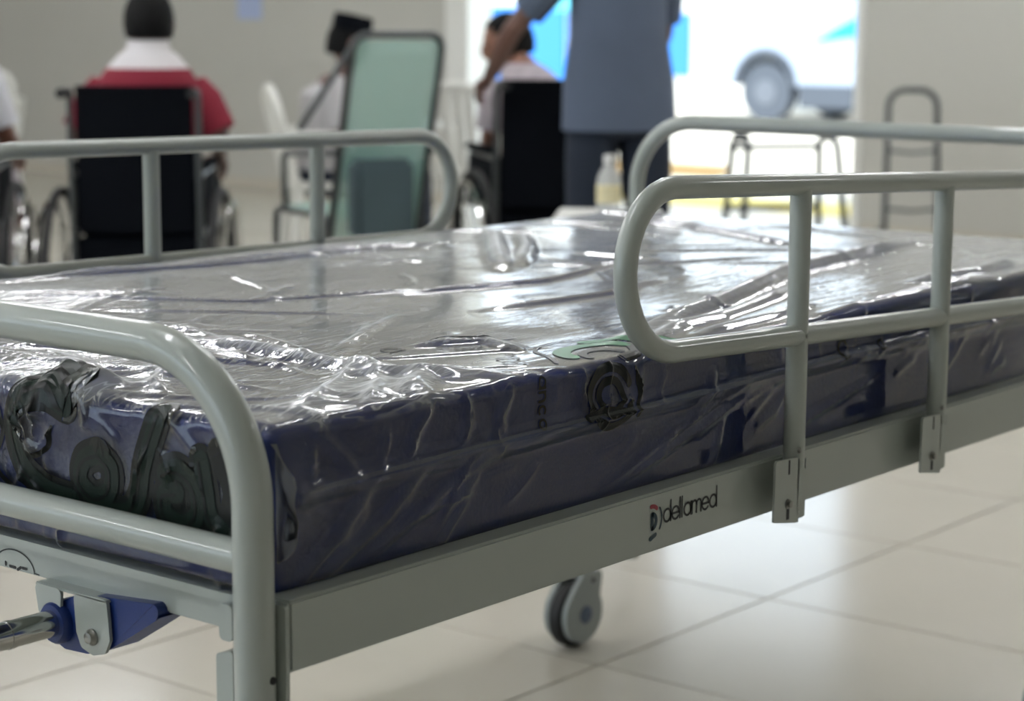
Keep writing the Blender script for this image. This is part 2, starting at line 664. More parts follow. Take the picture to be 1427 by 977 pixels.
def make_van():
    v = empty('van', (19.3, 11.75, 0), 0, 'white van with blue swoosh and dark lower trim parked outside the doorway', 'van')
    # local: y runs along the van (rear at +y), side facing the room is x=0
    prof = rounded([(.95, .42), (.95, 2.3), (-3.6, 2.3), (-4.4, 1.35), (-4.9, 1.1), (-4.9, .42)], .12)
    # wheel-arch cut: polygon with arch
    def arch(c, r):
        return [(c+r*math.cos(a), .42+max(0, r*math.sin(a))) for a in [k*PI/10 for k in range(11)]]
    bottom = [(-4.9, .42)] + arch(-3.9, .40)[::-1] + arch(0, .40)[::-1] + [(.95, .42)]
    topl = [(.95, 2.2), (.85, 2.3), (-3.6, 2.3), (-4.35, 1.4), (-4.9, 1.15)]
    MB().prism(bottom+topl, 0, 1.9, YZ).build('body', 'van_white', v)
    tr_ = MB()
    for a, b in ((-3.46, -.46),):
        tr_.box((-.015, a, .17), (.2, b, .46), .02)
    tr_.build('lower_trim', 'van_trim', v)
    for c in (0, -3.9):
        MB().prism([(c+.43*math.cos(k*PI/12), .42+.43*math.sin(k*PI/12)) for k in range(13)] + [(c+.36*math.cos(k*PI/12), .42+.36*math.sin(k*PI/12)) for k in range(12, -1, -1)], -.03, .05, YZ).build('arch_trim', 'van_trim', v)
        for x in (.12, 1.6):
            w = MB().lathe([(.20, -.1), (.33, -.1), (.345, -.06), (.345, .06), (.33, .1), (.20, .1)], 28, Matrix.Translation((x, c, .345)) @ Matrix.Rotation(PI/2, 4, 'Y')).build('wheel', 'van_trim', v)
            MB().lathe([(.15, -.112), (.15, .112)], 20, Matrix.Translation((x, c, .345)) @ Matrix.Rotation(PI/2, 4, 'Y')).build('hub', 'alloy', w)
    MB().box((-.01, -3.4, 1.35), (.02, -2.5, 1.95), .05).build('window', 'glass_dark', v)
    # blue swoosh, a curved wedge on the side
    sw = [(-1.55+.9*t, 1.30-.38*t**1.5) for t in [k/8 for k in range(9)]]
    sw2 = [(-1.55+.9*t, 1.02-.10*t**1.5) for t in [k/8 for k in range(8, -1, -1)]]
    MB().prism([(y, z) for y, z in sw+sw2], -.008, 0, YZ).build('swoosh', 'van_blue', v)
    MB().box((.3, .95, .45), (1.6, .99, .62), .01).build('bumper', 'van_trim', v)


make_van()

# ------------------------------------------------------------------ hospital bed
BW = 1.1116
bed = empty('hospital_bed', (1.0, BW/2, 0), 0, 'grey enamelled hospital bed frame with raised side rails in the foreground', 'bed')
OFF = Vector((1.0, BW/2, 0))


class BB(MB):
    """mesh given in bed coordinates, stored relative to the bed's base"""
    def build(s, name, m, parent=None, smooth=True):
        s.v = [tuple(Vector(p)-OFF) for p in s.v]
        return ob(name, s.mesh(name), m, parent or bed, smooth)


ZB0, ZB1 = .5884, .6551
for t0, t1, tf in ((0, .032, 0), (BW-.032, BW, 1)):
    bmx = BB().box((.004, t0, ZB0), (2.0, t1, ZB1), .003)
    beam = bmx.build('side_beam', 'metal')
    # end plate that carries on down as leg
    pl = [(t0, .10), (t0, ZB1-.004), (t1+(.02 if not tf else 0), ZB1-.004), (t1+(.02 if not tf else 0), .10)] if not tf else [(t0-.02, .10), (t0-.02, ZB1-.004), (t1, ZB1-.004), (t1, .10)]
    BB().prism(rounded(pl, .004), -.001, .0035, YZ).build('end_plate', 'metal')

# foot board: bent tube with posts, and a lower rail
PT, PS = .0200, -.0200
RF = .0185
path = fillet([(PS, PT, .145), (PS, PT, .875), (PS, BW-PT, .875), (PS, BW-PT, .145)], .135, 18)
fb = BB().tube(path, RF, 24).build('foot_board', 'metal')


def sub(mb, name, m, par, smooth=True):
    mb.v = [tuple(Vector(p)-OFF) for p in mb.v]
    return ob(name, mb.mesh(name), m, par, smooth)


sub(MB().tube([(PS, PT+.005, .6945), (PS, BW-PT-.005, .6945)], .0155, 20), 'lower_rail', 'metal', fb)
sub(MB().lathe([(.0036, 0), (.0036, .002)], 16, Matrix.Translation((PS+.004, PT-RF-.0012, .587)) @ Matrix.Rotation(-PI/2+.0, 4, 'X')), 'bolt_hole', 'rubber', fb)
# head board
PH = 2.012
hb = BB().tube(fillet([(PH, PT+.012, .10), (PH, PT+.012, .9735), (PH, BW-PT-.012, .9735), (PH, BW-PT-.012, .10)], .13, 16), .0150, 20).build('head_board', 'metal')
sub(MB().tube([(PH, PT+.02, .70), (PH, BW-PT-.02, .70)], .0140, 16), 'lower_rail', 'metal', hb)

# end beams and their hook tabs
eb = BB().box((.030, .055, .602), (.050, BW-.055, .637), .002).build('end_beam', 'metal')
BB().box((1.955, .035, .602), (1.975, BW-.035, .637), .002).build('end_beam', 'metal')
for tt in (.066, BW-.066-.024):
    up_ = MB().prism(rounded([(tt, .606), (tt+.017, .606), (tt+.019, .640), (tt, .640)], .005), -.004, .030, YZ)
    sub(up_, 'hook_tab', 'metal', eb)
    lo_ = MB().prism(rounded([(tt, .50), (tt+.022, .50), (tt+.022, .592), (tt+.006, .596), (tt, .599)], .005), -.004, .030, YZ)
    sub(lo_, 'hook_tab', 'metal', eb)
    sub(MB().lathe([(.005, 0), (.005, .014)], 12, Matrix.Translation((.008, tt-.012, .612)) @ Matrix.Rotation(-PI/2, 4, 'X')), 'bolt', 'zinc', eb)
    sub(MB().lathe([(.004, 0), (.004, .012)], 12, Matrix.Translation((.008, tt-.010, .578)) @ Matrix.Rotation(-PI/2, 4, 'X')), 'bolt', 'zinc', eb)

# mattress pan
pan = rounded([(.006, .034), (1.98, .034), (1.98, BW-.034), (.006, BW-.034)], .055, 10)
BB().prism(pan, .638, .6465, lambda a, b, d: (a, b, d)).build('mattress_pan', 'metal')

# crank bracket, blue crank housing, chrome crank shaft
crk = BB().prism(rounded([(.312, .604), (.262, .606), (.258, .565), (.266, .550), (.284, .545), (.302, .550), (.309, .565)], .007), .012, .016, YZ).build('crank_bracket', 'metal')
sub(MB().prism(rounded([(.372, .604), (.330, .604), (.333, .572), (.366, .572)], .006), .011, .0145, YZ), 'bracket_plate', 'metal', crk)
sub(MB().box((.012, .262, .6015), (.064, .372, .6045), .001), 'bracket_plate', 'metal', crk)
sub(MB().lathe([(.0085, 0), (.0085, .002), (.006, .004), (.005, .0065), (.0055, .0065), (.002, .0075)], 18, Matrix.Translation((.012, .284, .564)) @ Matrix.Rotation(-PI/2, 4, 'Y')), 'bolt', 'zinc', crk)
hs = [(.366, .582), (.340, .588), (.322, .596), (.300, .603), (.20, .612), (.175, .607), (.19, .600), (.225, .578), (.268, .552), (.30, .542), (.335, .540), (.358, .548), (.368, .566)]
hsg = BB().prism(rounded(hs, .010), .018, .056, YZ).build('crank_housing', 'blue_plastic')
sub(MB().lathe([(.022, 0), (.022, .006), (.019, .010)], 24, Matrix.Translation((.018, .343, .567)) @ Matrix.Rotation(-PI/2, 4, 'Y')), 'collar', 'blue_plastic', hsg)
sh = BB().tube([(.03, .343, .567), (-.30, .352, .565)], .0138, 20).build('crank_shaft', 'chrome')
sub(MB().tube([(-.040, .3449, .5665), (-.0455, .3451, .5665)], .0146, 20), 'ring', 'chrome', sh)
sub(MB().tube([(-.29, .352, .565), (-.30, .352, .48)], .011, 14), 'crank_arm', 'chrome', sh)

# printed arc with small marks on the end beam
arc = [(.028, .428+.032*math.cos(a), .6045+.0195*math.sin(a)) for a in [k*PI/22 for k in range(23)]]


def ribbon(pts2, w, fn, sub_=1):
    """flat strip along a 2-D polyline with round ends; fn maps (a,b) to a point"""
    P = [Vector((p[0], p[1])) for p in pts2]
    if sub_ > 1:
        Q = []
        for a, b in zip(P[:-1], P[1:]):
            for k in range(sub_):
                Q.append(a.lerp(b, k/sub_))
        P = Q+[P[-1]]
    ws = w if callable(w) else (lambda u: w)
    vs, fs = [], []
    n = len(P)
    for i, p in enumerate(P):
        t = (P[min(i+1, n-1)]-P[max(i-1, 0)])
        if t.length == 0:
            t = Vector((1, 0))
        t.normalize()
        nn = Vector((-t.y, t.x))
        h = ws(i/max(1, n-1))/2
        vs += [p+nn*h, p+nn*h*.33, p-nn*h*.33, p-nn*h]
    for i in range(n-1):
        for k in range(3):
            fs.append((4*i+k, 4*i+k+1, 4*i+k+5, 4*i+k+4))
    # round ends
    for i, s_ in ((0, -1), (n-1, 1)):
        t = (P[min(i+1, n-1)]-P[max(i-1, 0)]).normalized()
        nn = Vector((-t.y, t.x))
        h = ws(i/max(1, n-1))/2
        b0 = len(vs)
        vs += [P[i]+(nn*math.cos(a)+t*s_*math.sin(a))*h for a in [k*PI/6 for k in range(7)]]
        fs.append(tuple(range(b0, b0+7)))
    return [fn(v.x, v.y) for v in vs], fs


def mark(name, strokes, w, fn, m, par, sub_=1):
    mb = MB()
    for st in strokes:
        mb.add(*ribbon(st, w, fn, sub_))
    return sub(mb, name, m, par, smooth=False)


ebf = lambda a, b: (.0295, a, b)
mark('sticker_print', [[(y, z) for _, y, z in arc]], .0016, ebf, 'ink', eb)
mark('sticker_print', [[(.443, .606), (.443, .6085)], [(.436, .6055), (.427, .6055)], [(.423, .604), (.418, .607)], [(.415, .607), (.409, .607)]], .0032, ebf, 'ink', eb)
mark('sticker_print', [[(.395, .6045), (.388, .6045)]], .0012, ebf, 'ink', eb)

# maker's lettering on the right beam, drawn in strokes: letters d e l l a m e d
ZL, XH = .6185, .0142     # baseline, x-height


def circ(cx, cy, rx, ry, a0, a1, n=16):
    return [(cx+rx*math.cos(math.radians(a0+(a1-a0)*k/n)), cy+ry*math.sin(math.radians(a0+(a1-a0)*k/n))) for k in range(n+1)]


def letter(ch, x):
    r = XH/2
    if ch == 'd':
        return [circ(x+r, r, r*.95, r, 0, 360, 22), [(x+2*r*.98, 0), (x+2*r*.98, XH*1.62)]], 2*r+.0035
    if ch == 'a':
        return [circ(x+r, r, r*.95, r, 0, 360, 22), [(x+2*r*.98, 0), (x+2*r*.98, XH)]], 2*r+.0035
    if ch == 'e':
        return [circ(x+r, r, r*.95, r, 0, 320, 22), [(x+.05*r, r), (x+1.95*r, r)]], 2*r+.003
    if ch == 'l':
        return [[(x, 0), (x, XH*1.62)]], .0042
    if ch == 'm':
        q = r*.62
        return [[(x, 0), (x, XH)], [(x, XH-q)]+circ(x+q, XH-q, q, q, 180, 0, 10)+[(x+2*q, 0)], circ(x+3*q, XH-q, q, q, 180, 0, 10)+[(x+4*q, 0)]], 4*q+.0035


bmf = lambda a, b: (a, -.0006, b)
rb = [o for o in bed.children if o.name.startswith('side_beam')][0]
x = .577
strokes = []
for ch in 'dellamed':
    st, adv = letter(ch, x)
    strokes += [[(a, b+ZL) for a, b in s_] for s_ in st]
    x += adv*.915
sx = (.684-.577)/(x-.577)
strokes = [[(.577+(a-.577)*sx, b) for a, b in s_] for s_ in strokes]
mark('lettering', strokes, .0027, bmf, 'ink', rb)
# the D emblem: black bowl, teal outer arc, red top bar, teal foot bar
K = lambda pts: [(.5575+(a-.5575)*1.2, .622+(b-.622)*1.42) for a, b in pts]
mark('emblem_print', [K([(.556, .6175), (.556, .6285)]), K(circ(.5560, .623, .0062, .0055, -80, 80, 10))], .0056, bmf, 'ink_teal', rb)
mark('emblem_print', [K(circ(.5585, .624, .0125, .0125, -42, 42, 12))], .0024, bmf, 'ink_teal', rb)
mark('emblem_print', [K(circ(.5560, .6255, .0105, .0095, 100, 48, 8))], .0048, bmf, 'ink_red', rb)
mark('emblem_print', [K([(.5535, .6095), (.5615, .6120)])], .0050, bmf, 'ink_teal', rb)


# side rails
def side_rail(T, side, ztop, zlow):
    e0, e1, rad = .4795, 1.515, .0875
    zt, zl = ztop, zlow
    def P(s, z):
        return (s, T, z)
    # D-ended loop with nearly round ends
    loop = []
    for (cs, a0, a1) in ((e0+rad, 270, 90), (e1-rad, 90, -90)):
        for k in range(17):
            a = math.radians(a0+(a1-a0)*k/16)
            s = cs+rad*math.cos(a)*1.0
            f = (math.sin(a)+1)/2
            loop.append(P(s, zl(s)+(zt(s)-zl(s))*f))
        if cs < 1:
            for k in range(1, 8):
                s = e0+rad+(e1-e0-2*rad)*k/8
                loop.append(P(s, zt(s)))
        else:
            for k in range(1, 8):
                s = e1-rad-(e1-e0-2*rad)*k/8
                loop.append(P(s, zl(s)))
    r_ = BB().tube(loop, .0128, 18, closed=True).build('side_rail', 'metal')
    for s0_ in (.8235, 1.178):
        s = s0_
        o = sub(MB().tube([P(s, ZB1-.012), P(s, zt(s)-.006)], .0128, 18), 'baluster', 'metal', r_)
        d = -side
        s -= .024
        f0, f1 = (T-.0125*0+d*.000, T+d*.0165)
        # clamp: outer plate with slot and bolt, folded flange, on the beam
        ty0 = T+d*.010
        pl = rounded([(s-.038, .587), (s+.014, .578), (s+.016, .657), (s-.036, .660)], .004)
        sub(MB().prism(pl, ty0, ty0+d*.003, lambda a, b, q: (a, q, b)), 'clamp_plate', 'metal', r_)
        # flange with a through hole (ring of quads round the hole)
        hx, hz, hr = s+.0275, .5855, .0038
        outer = []
        n = 20
        lo, hi = (s+.016, .579), (s+.044, .652)
        ring, box = [], []
        for k in range(n):
            a = 2*PI*k/n
            c, sn = math.cos(a), math.sin(a)
            ring.append((hx+hr*c, hz+hr*sn))
            tx = ((hi[0]-hx) if c > 0 else (lo[0]-hx))/c if abs(c) > 1e-6 else 1e9
            tz = ((hi[1]-hz) if sn > 0 else (lo[1]-hz))/sn if abs(sn) > 1e-6 else 1e9
            q = min(tx, tz)
            box.append((hx+q*c, hz+q*sn))
        vs, fs = [], []
        for y in (T+d*.002, T+d*.005):
            vs += [(a, y, b) for a, b in ring]+[(a, y, b) for a, b in box]
        for k in range(n):
            k2 = (k+1) % n
            fs += [(k, k2, n+k2, n+k), (2*n+k, 3*n+k, 3*n+k2, 2*n+k2), (k, 2*n+k, 2*n+k2, k2), (n+k, n+k2, 3*n+k2, 3*n+k)]
        sub(MB().add(vs, fs).box((s+.013, min(T+d*.002, ty0+d*.003), .5785), (s+.0165, max(T+d*.002, ty0+d*.003), .655)), 'clamp_flange', 'metal', r_)
        sub(MB().box((s+.0435, min(0, T+d*.005) if side > 0 else BW, .60), (s+.047, max(0, T+d*.005) if side > 0 else T+d*.005, .65)), 'clamp_web', 'metal', r_)
        mx = Matrix.Translation((s-.008, ty0+d*.003, .605)) @ Matrix.Rotation(PI/2*(1 if d < 0 else -1), 4, 'X')
        sub(MB().lathe([(.0062, 0), (.0062, .0012), (.0042, .0014), (.0042, .005), (.003, .0055)], 6+8, mx), 'bolt', 'zinc', r_)
        sub(MB().box((s-.0105, min(ty0+d*.003, ty0+d*.0034), .586), (s-.005, max(ty0+d*.003, ty0+d*.0034), .599)), 'slot', 'rubber', r_)
        sub(MB().box((s-.0085, min(ty0+d*.003, ty0+d*.0034), .640), (s-.0055, max(ty0+d*.003, ty0+d*.0034), .657)), 'slot', 'rubber', r_)
        sub(MB().lathe([(.0035, 0), (.003, .003), (.001, .004)], 10, Matrix.Translation((s0_-.010, T+d*.0125, .6655)) @ Matrix.Rotation(PI/2*(1 if d < 0 else -1), 4, 'X')), 'bolt', 'zinc', r_)
    return r_


side_rail(-.015, 1, lambda s: .9713-.0461*(s-.96), lambda s: .7942-.0461*(s-.96))
side_rail(BW+.015, -1, lambda s: .9827-.0155*(s-.24), lambda s: .806-.0155*(s-.24))


# legs and casters
def caster(x, y, ang, leg=True):
    lg = leg and BB().box((x-.02+.0, y-.02, .135), (x+.02, y+.02, .603), .004).build('leg', 'metal')
    c = bpy.data.objects.new('caster', None)
    COL.objects.link(c)
    c.parent = bed
    c.location = Vector((x, y, 0))-OFF
    c.rotation_euler = (0, 0, ang)
    k = .020            # trail
    mxw = Matrix.Translation((-k, 0, .062)) @ Matrix.Rotation(PI/2, 4, 'X')
    MB().lathe([(.03, -.014), (.056, -.014), (.061, -.010), (.062, 0), (.061, .010), (.056, .014), (.03, .014)], 32, mxw).build('wheel', 'rubber', c)
    tear = []
    for i in range(25):
        a = math.radians(150+ (390-150)*i/24)
        tear.append((-k+.055*math.cos(a), .066+.055*math.sin(a)))
    tear += [(.034, .128), (.030, .141), (-.022, .141), (-.045, .120)]
    for sgn in (1, -1):
        MB().prism(rounded(tear, .006, 3), sgn*.016, sgn*.027, lambda a, b, q: (a, q, b)).build('caster_cover', 'caster_grey', c)
        MB().lathe([(.017, 0), (.017, .002), (.010, .0035), (.010, .002), (.004, .003)], 20, Matrix.Translation((-k+.004, sgn*.027, .064)) @ Matrix.Rotation(-PI/2*sgn, 4, 'X')).build('hub_cap', 'caster_blue', c)
        MB().lathe([(.0055, 0), (.0045, .002)], 12, Matrix.Translation((.006, sgn*.027, .126)) @ Matrix.Rotation(-PI/2*sgn, 4, 'X')).build('rivet', 'metal_dark', c)
    MB().lathe([(.016, .136), (.016, .150), (.010, .150), (.010, .17)], 16).build('swivel', 'metal_dark', c)


caster(1.745, 1.005, 0)
caster(1.83, .085, 0)
caster(PS, PT, .4, False)
caster(PS, BW-PT, -.3, False)
for x in (.42, 1.75):
    BB().box((x-.015, .03, .595), (x+.015, BW-.03, .625), .003).build('cross_beam', 'metal')

# ------------------------------------------------------------------ mattress and its plastic cover
MS0, MS1, MT0, MT1, MZ0, MZ1 = .016, 1.975, .032, BW-.032, .6475, .803


def rbox(lo, hi, r, step, skip_bottom=False):
    lo, hi = np.array(lo), np.array(hi)
    c, h = (lo+hi)/2, (hi-lo)/2
    ax = []
    for i in range(3):
        n = max(2, int(round(2*h[i]/step[i])))
        # dense near the rounded edges
        base = list(np.linspace(-h[i]+r, h[i]-r, n+1))
        ed = [r*math.tan(t)/math.tan(PI/4) for t in np.linspace(0, PI/4, 5)][1:]
        ax.append(np.array([-(h[i]-r)-e for e in ed[::-1]]+base+[h[i]-r+e for e in ed]))
    idx = {}
    V, N, F = [], [], []

    def vid(i, j, k):
        key = (i, j, k)
        if key not in idx:
            p = np.array([ax[0][i], ax[1][j], ax[2][k]])
            q = np.clip(p, -(h-r), h-r)
            d = p-q
            L = np.linalg.norm(d)
            d = d/L
            idx[key] = len(V)
            V.append(c+q+r*d)
            N.append(d)
        return idx[key]
    nx, ny, nz = [len(a) for a in ax]
    for i in range(nx-1):
        for j in range(ny-1):
            F.append((vid(i, j, nz-1), vid(i+1, j, nz-1), vid(i+1, j+1, nz-1), vid(i, j+1, nz-1)))
            if not skip_bottom:
                F.append((vid(i, j, 0), vid(i, j+1, 0), vid(i+1, j+1, 0), vid(i+1, j, 0)))
    for i in range(nx-1):
        for k in range(nz-1):
            F.append((vid(i, 0, k), vid(i+1, 0, k), vid(i+1, 0, k+1), vid(i, 0, k+1)))
            F.append((vid(i, ny-1, k), vid(i, ny-1, k+1), vid(i+1, ny-1, k+1), vid(i+1, ny-1, k)))
    for j in range(ny-1):
        for k in range(nz-1):
            F.append((vid(0, j, k), vid(0, j, k+1), vid(0, j+1, k+1), vid(0, j+1, k)))
            F.append((vid(nx-1, j, k), vid(nx-1, j+1, k), vid(nx-1, j+1, k+1), vid(nx-1, j, k+1)))
    return np.array(V), np.array(N), F


mo = np.array([(MS0+MS1)/2, (MT0+MT1)/2, MZ0])
V, N, F = rbox((MS0, MT0, MZ0), (MS1, MT1, MZ1-.003), .013, (.06, .06, .03))
me = bpy.data.meshes.new('mattress')
me.from_pydata([tuple(v-mo) for v in V], [], F)
mattress = ob('mattress', me, 'navy')
mattress.location = mo
tag(mattress, 'navy blue vinyl mattress wrapped in clear wrinkled plastic on the grey bed', 'mattress')

rng = np.random.default_rng(11)


def seg_ridge(P, poly, hgt, w, sharp=False, taper=True):
    """height of a fold along a polyline, at points P (n,2)"""
    poly = np.array(poly, float)
    L = np.r_[0, np.cumsum(np.hypot(*np.diff(poly, axis=0).T))]
    best = np.full(len(P), 1e9)
    pos = np.zeros(len(P))
    lo, hi = poly.min(0)-w*5, poly.max(0)+w*5
    sel = np.where((P[:, 0] > lo[0]) & (P[:, 0] < hi[0]) & (P[:, 1] > lo[1]) & (P[:, 1] < hi[1]))[0]
    out = np.zeros(len(P))
    if not len(sel):
        return out
    Q = P[sel]
    b = np.full(len(sel), 1e9)
    ps = np.zeros(len(sel))
    for i in range(len(poly)-1):
        a, d = poly[i], poly[i+1]-poly[i]
        ll = d@d
        t = np.clip(((Q-a)@d)/ll, 0, 1)
        dist = np.hypot(*(Q-a-t[:, None]*d).T)
        m = dist < b
        b[m] = dist[m]
        ps[m] = (L[i]+t[m]*math.sqrt(ll))/L[-1]
    k = np.exp(-b/w) if sharp else np.exp(-(b/w)**2)
    if taper:
        k = k*np.clip(np.minimum(ps, 1-ps)*5+.08, 0, 1)
    out[sel] = hgt*k
    return out


TOP_RIDGES = [
    ([(.324, .468), (.304, .306), (.283, .097)], .010, .016, 0),
    ([(.315, .208), (.146, .097), (.05, .04)], .009, .013, 1),
    ([(.315, .208), (.24, .109), (.141, .035)], .008, .014, 1),
    ([(.20, .04), (.25, .07), (.299, .105), (.33, .06)], .009, .016, 0),
    ([(.589, .085), (.774, .137), (.982, .192), (1.262, .279), (1.538, .31), (1.86, .363)], .017, .014, 0),
    ([(.62, .06), (.75, .10), (.845, .11), (.992, .15), (1.16, .20)], .010, .012, 0),
    ([(.70, .05), (.90, .07), (1.05, .10)], .007, .010, 0),
    ([(1.82, .98), (1.72, .70), (1.60, .44)], .008, .012, 0),
    ([(1.495, 1.016), (1.25, .80), (1.05, .62)], .012, .016, 0),
    ([(1.492, .950), (1.30, .78), (1.10, .63)], .010, .012, 0),
    ([(.385, .918), (.577, .65), (.864, .545)], .005, .006, 1),
    ([(.74, .56), (1.004, .506), (1.255, .554)], .006, .009, 0),
    ([(.70, .37), (.98, .36), (1.15, .40)], .006, .010, 0),
    ([(.525, 1.05), (.80, .98), (1.224, .90)], .006, .010, 0),
    ([(.45, 1.04), (.913, 1.00), (1.37, .92)], .005, .010, 0),
    ([(.15, .62), (.22, .40), (.27, .25)], .005, .008, 0),
    ([(.09, .55), (.14, .33), (.15, .16)], .005, .008, 0),
    ([(.44, .25), (.52, .21), (.49, .13)], .007, .009, 0),
    ([(.03, .27), (.05, .32), (.03, .36)], .016, .020, 0),
    ([(.06, .22), (.09, .28), (.16, .33)], .008, .009, 1),
    ([(.966, .04), (1.144, .045), (1.288, .05), (1.451, .04)], .008, .012, 0),
    ([(1.30, .10), (1.45, .07), (1.62, .09)], .010, .014, 0),
]
for _ in range(70):
    c = np.array([rng.uniform(.06, 1.9), rng.uniform(.05, 1.05)])
    if rng.random() < .45:
        c = np.array([rng.uniform(.05, .6), rng.uniform(.04, .8)])
    a = rng.choice([.45, -.9, 1.3, 2.3])+rng.normal(0, .25)
    l = rng.uniform(.05, .2)
    d = np.array([math.cos(a), math.sin(a)])*l
    bend = np.array([-d[1], d[0]])*rng.uniform(-.2, .2)
    TOP_RIDGES.append(([c-d, c+bend, c+d], rng.uniform(.0012, .0032), rng.uniform(.006, .011), 0))

SIDE_RIDGES = [([(.03, .745), (.37, .741), (.60, .746), (1.0, .748), (2.0, .750)], .010, .005, 1),
               ([(.03, .737), (.37, .734), (.60, .739), (1.0, .741), (2.0, .744)], .004, .006, 0),
               ([(.18, .690), (.24, .697), (.295, .702)], .005, .004, 1),
               ([(.03, .655), (.10, .700), (.14, .735)], .005, .007, 0),
               ([(.06, .655), (.16, .70), (.21, .737)], .005, .006, 0),
               ([(.12, .66), (.24, .71), (.33, .738)], .004, .006, 0),
               ([(.50, .665), (.62, .705), (.76, .742)], .006, .005, 1),
               ([(.53, .665), (.66, .70), (.80, .735)], .006, .004, 1),
               ([(.85, .665), (.98, .69), (1.12, .715)], .005, .005, 1),
               ([(.06, .80), (.10, .765), (.12, .745)], .004, .006, 0),
               ([(.055, .75), (.058, .77), (.062, .79)], .004, .004, 1),
               ([(.225, .80), (.20, .775), (.19, .750)], .006, .006, 0),
               ([(.275, .80), (.278, .775), (.268, .75)], .007, .006, 1),
               ([(.35, .80), (.33, .77), (.335, .75)], .004, .005, 0),
               ([(.47, .80), (.462, .78), (.475, .752)], .006, .005, 1),
               ([(.55, .795), (.565, .775), (.56, .752)], .006, .005, 1),
               ([(.47, .755), (.51, .762), (.56, .756)], .007, .005, 1)]
for _ in range(60):
    s_, z_ = rng.uniform(.05, 1.9), rng.uniform(.665, .79)
    up_ = z_ > .745
    a = rng.normal(1.5, .35) if up_ else rng.normal(.55, .25)
    l = rng.uniform(.012, .03)*(1 if up_ else 1.6)
    SIDE_RIDGES.append(([(s_-l*math.cos(a), z_-l*math.sin(a)), (s_+rng.normal(0, .004), z_), (s_+l*math.cos(a), z_+l*math.sin(a))], rng.uniform(.001, .0035), rng.uniform(.003, .006), int(rng.random() < .5)))
FOOT_RIDGES = []
for _ in range(90):
    t_, z_ = rng.uniform(.05, 1.06), rng.uniform(.66, .80)
    a = rng.normal(.9, .9)
    l = rng.uniform(.012, .035)
    FOOT_RIDGES.append(([(t_-l*math.cos(a), z_-l*math.sin(a)), (t_+rng.normal(0, .006), z_+rng.normal(0, .004)), (t_+l*math.cos(a), z_+l*math.sin(a))], rng.uniform(.0015, .005), rng.uniform(.003, .006), int(rng.random() < .6)))
for a0 in (-.9, -.3, .3, .8):      # folds fanning out of the gathered knot
    FOOT_RIDGES.append(([(.36, .735), (.36+.05*math.sin(a0), .735+.06*math.cos(a0))], .007, .004, 1))
WAVES = [(rng.uniform(1.2, 4.5), rng.uniform(0, PI), rng.uniform(0, 6.28)) for _ in range(7)]


def film_disp(P, Nn):
    """outward offset of the film at points P with normals Nn"""
    d = np.full(len(P), .0045)
    for f, a, ph in WAVES:
        d += .0008*np.sin((P[:, 0]*math.cos(a)+P[:, 1]*math.sin(a)+.6*P[:, 2])*f*2*PI/1.6+ph)
    wt = np.clip(Nn[:, 2]*1.6-.3, 0, 1)
    wr = np.clip(-Nn[:, 1]*1.6-.3, 0, 1)
    wl = np.clip(Nn[:, 1]*1.6-.3, 0, 1)
    wf = np.clip(-Nn[:, 0]*1.6-.3, 0, 1)
    wh = np.clip(Nn[:, 0]*1.6-.3, 0, 1)
    acc = np.zeros(len(P))
    for poly, h, w, s_ in TOP_RIDGES:
        acc += seg_ridge(P[:, :2], poly, h, w, s_)
    d += acc*wt
    for wgt in (wr, wl):
        if wgt.max() > 0:
            acc = np.zeros(len(P))
            for n_, (poly, h, w, s_) in enumerate(SIDE_RIDGES):
                acc += seg_ridge(P[:, [0, 2]], poly, h, w, s_, taper=n_ > 1)
            d += acc*wgt
    for wgt in (wf, wh):
        if wgt.max() > 0:
            acc = np.zeros(len(P))
            for poly, h, w, s_ in FOOT_RIDGES:
                acc += seg_ridge(P[:, [1, 2]], poly, h, w, s_)
            d += acc*wgt
    # loose ear at the near foot corner, gathered knot on the foot edge
    c = np.array([.028, .034, .735])
    q = P-c
    d += .008*np.exp(-((q[:, 0]/.03)**2+(q[:, 1]/.03)**2+(q[:, 2]/.035)**2))
    c = np.array([.03, .335, .79])
    q = P-c
    d += .010*np.exp(-((q[:, 0]/.05)**2+(q[:, 1]/.06)**2+(q[:, 2]/.03)**2))
    # sag of the top sheet between edge and middle
    d += .003*wt*np.exp(-((P[:, 1]-.08)/.05)**2)
    return np.maximum(d, .0016)


FR = .009
FLO, FHI = (MS0, MT0, MZ0+.002), (MS1, MT1, MZ1-.003)
V, N, F = rbox(FLO, FHI, FR, (.0043, .0043, .0040), skip_bottom=True)
DSP = film_disp(V, N)
V2 = V+N*DSP[:, None]
me = bpy.data.meshes.new('plastic_cover')
me.from_pydata((V2-mo).tolist(), [], F)
at_b = me.attributes.new('bunch', 'FLOAT', 'POINT')
at_b.data.foreach_set('value', (np.clip((DSP-.0065)/.006, 0, 1)*np.clip(N[:, 2]*1.5-.2, .08, 1)).astype(np.float32))
at_s = me.attributes.new('glint', 'FLOAT', 'POINT')  # weight of the painted glint lines, strongest on top near the foot
patch = .5+.5*np.sin(V[:, 0]*9+2*np.sin(V[:, 1]*7))*np.sin(V[:, 1]*11+1.5*np.sin(V[:, 0]*6))
sc_ = np.clip(N[:, 2]*1.5-.2, 0, 1)*(.25+.75*np.exp(-(V[:, 0]/.55)**2))*(.35+.65*patch)
at_s.data.foreach_set('value', np.maximum(sc_, .04*patch).astype(np.float32))
cover = ob('plastic_cover', me, 'film', mattress)
cover['label'] = 'clear wrinkled plastic wrapping'


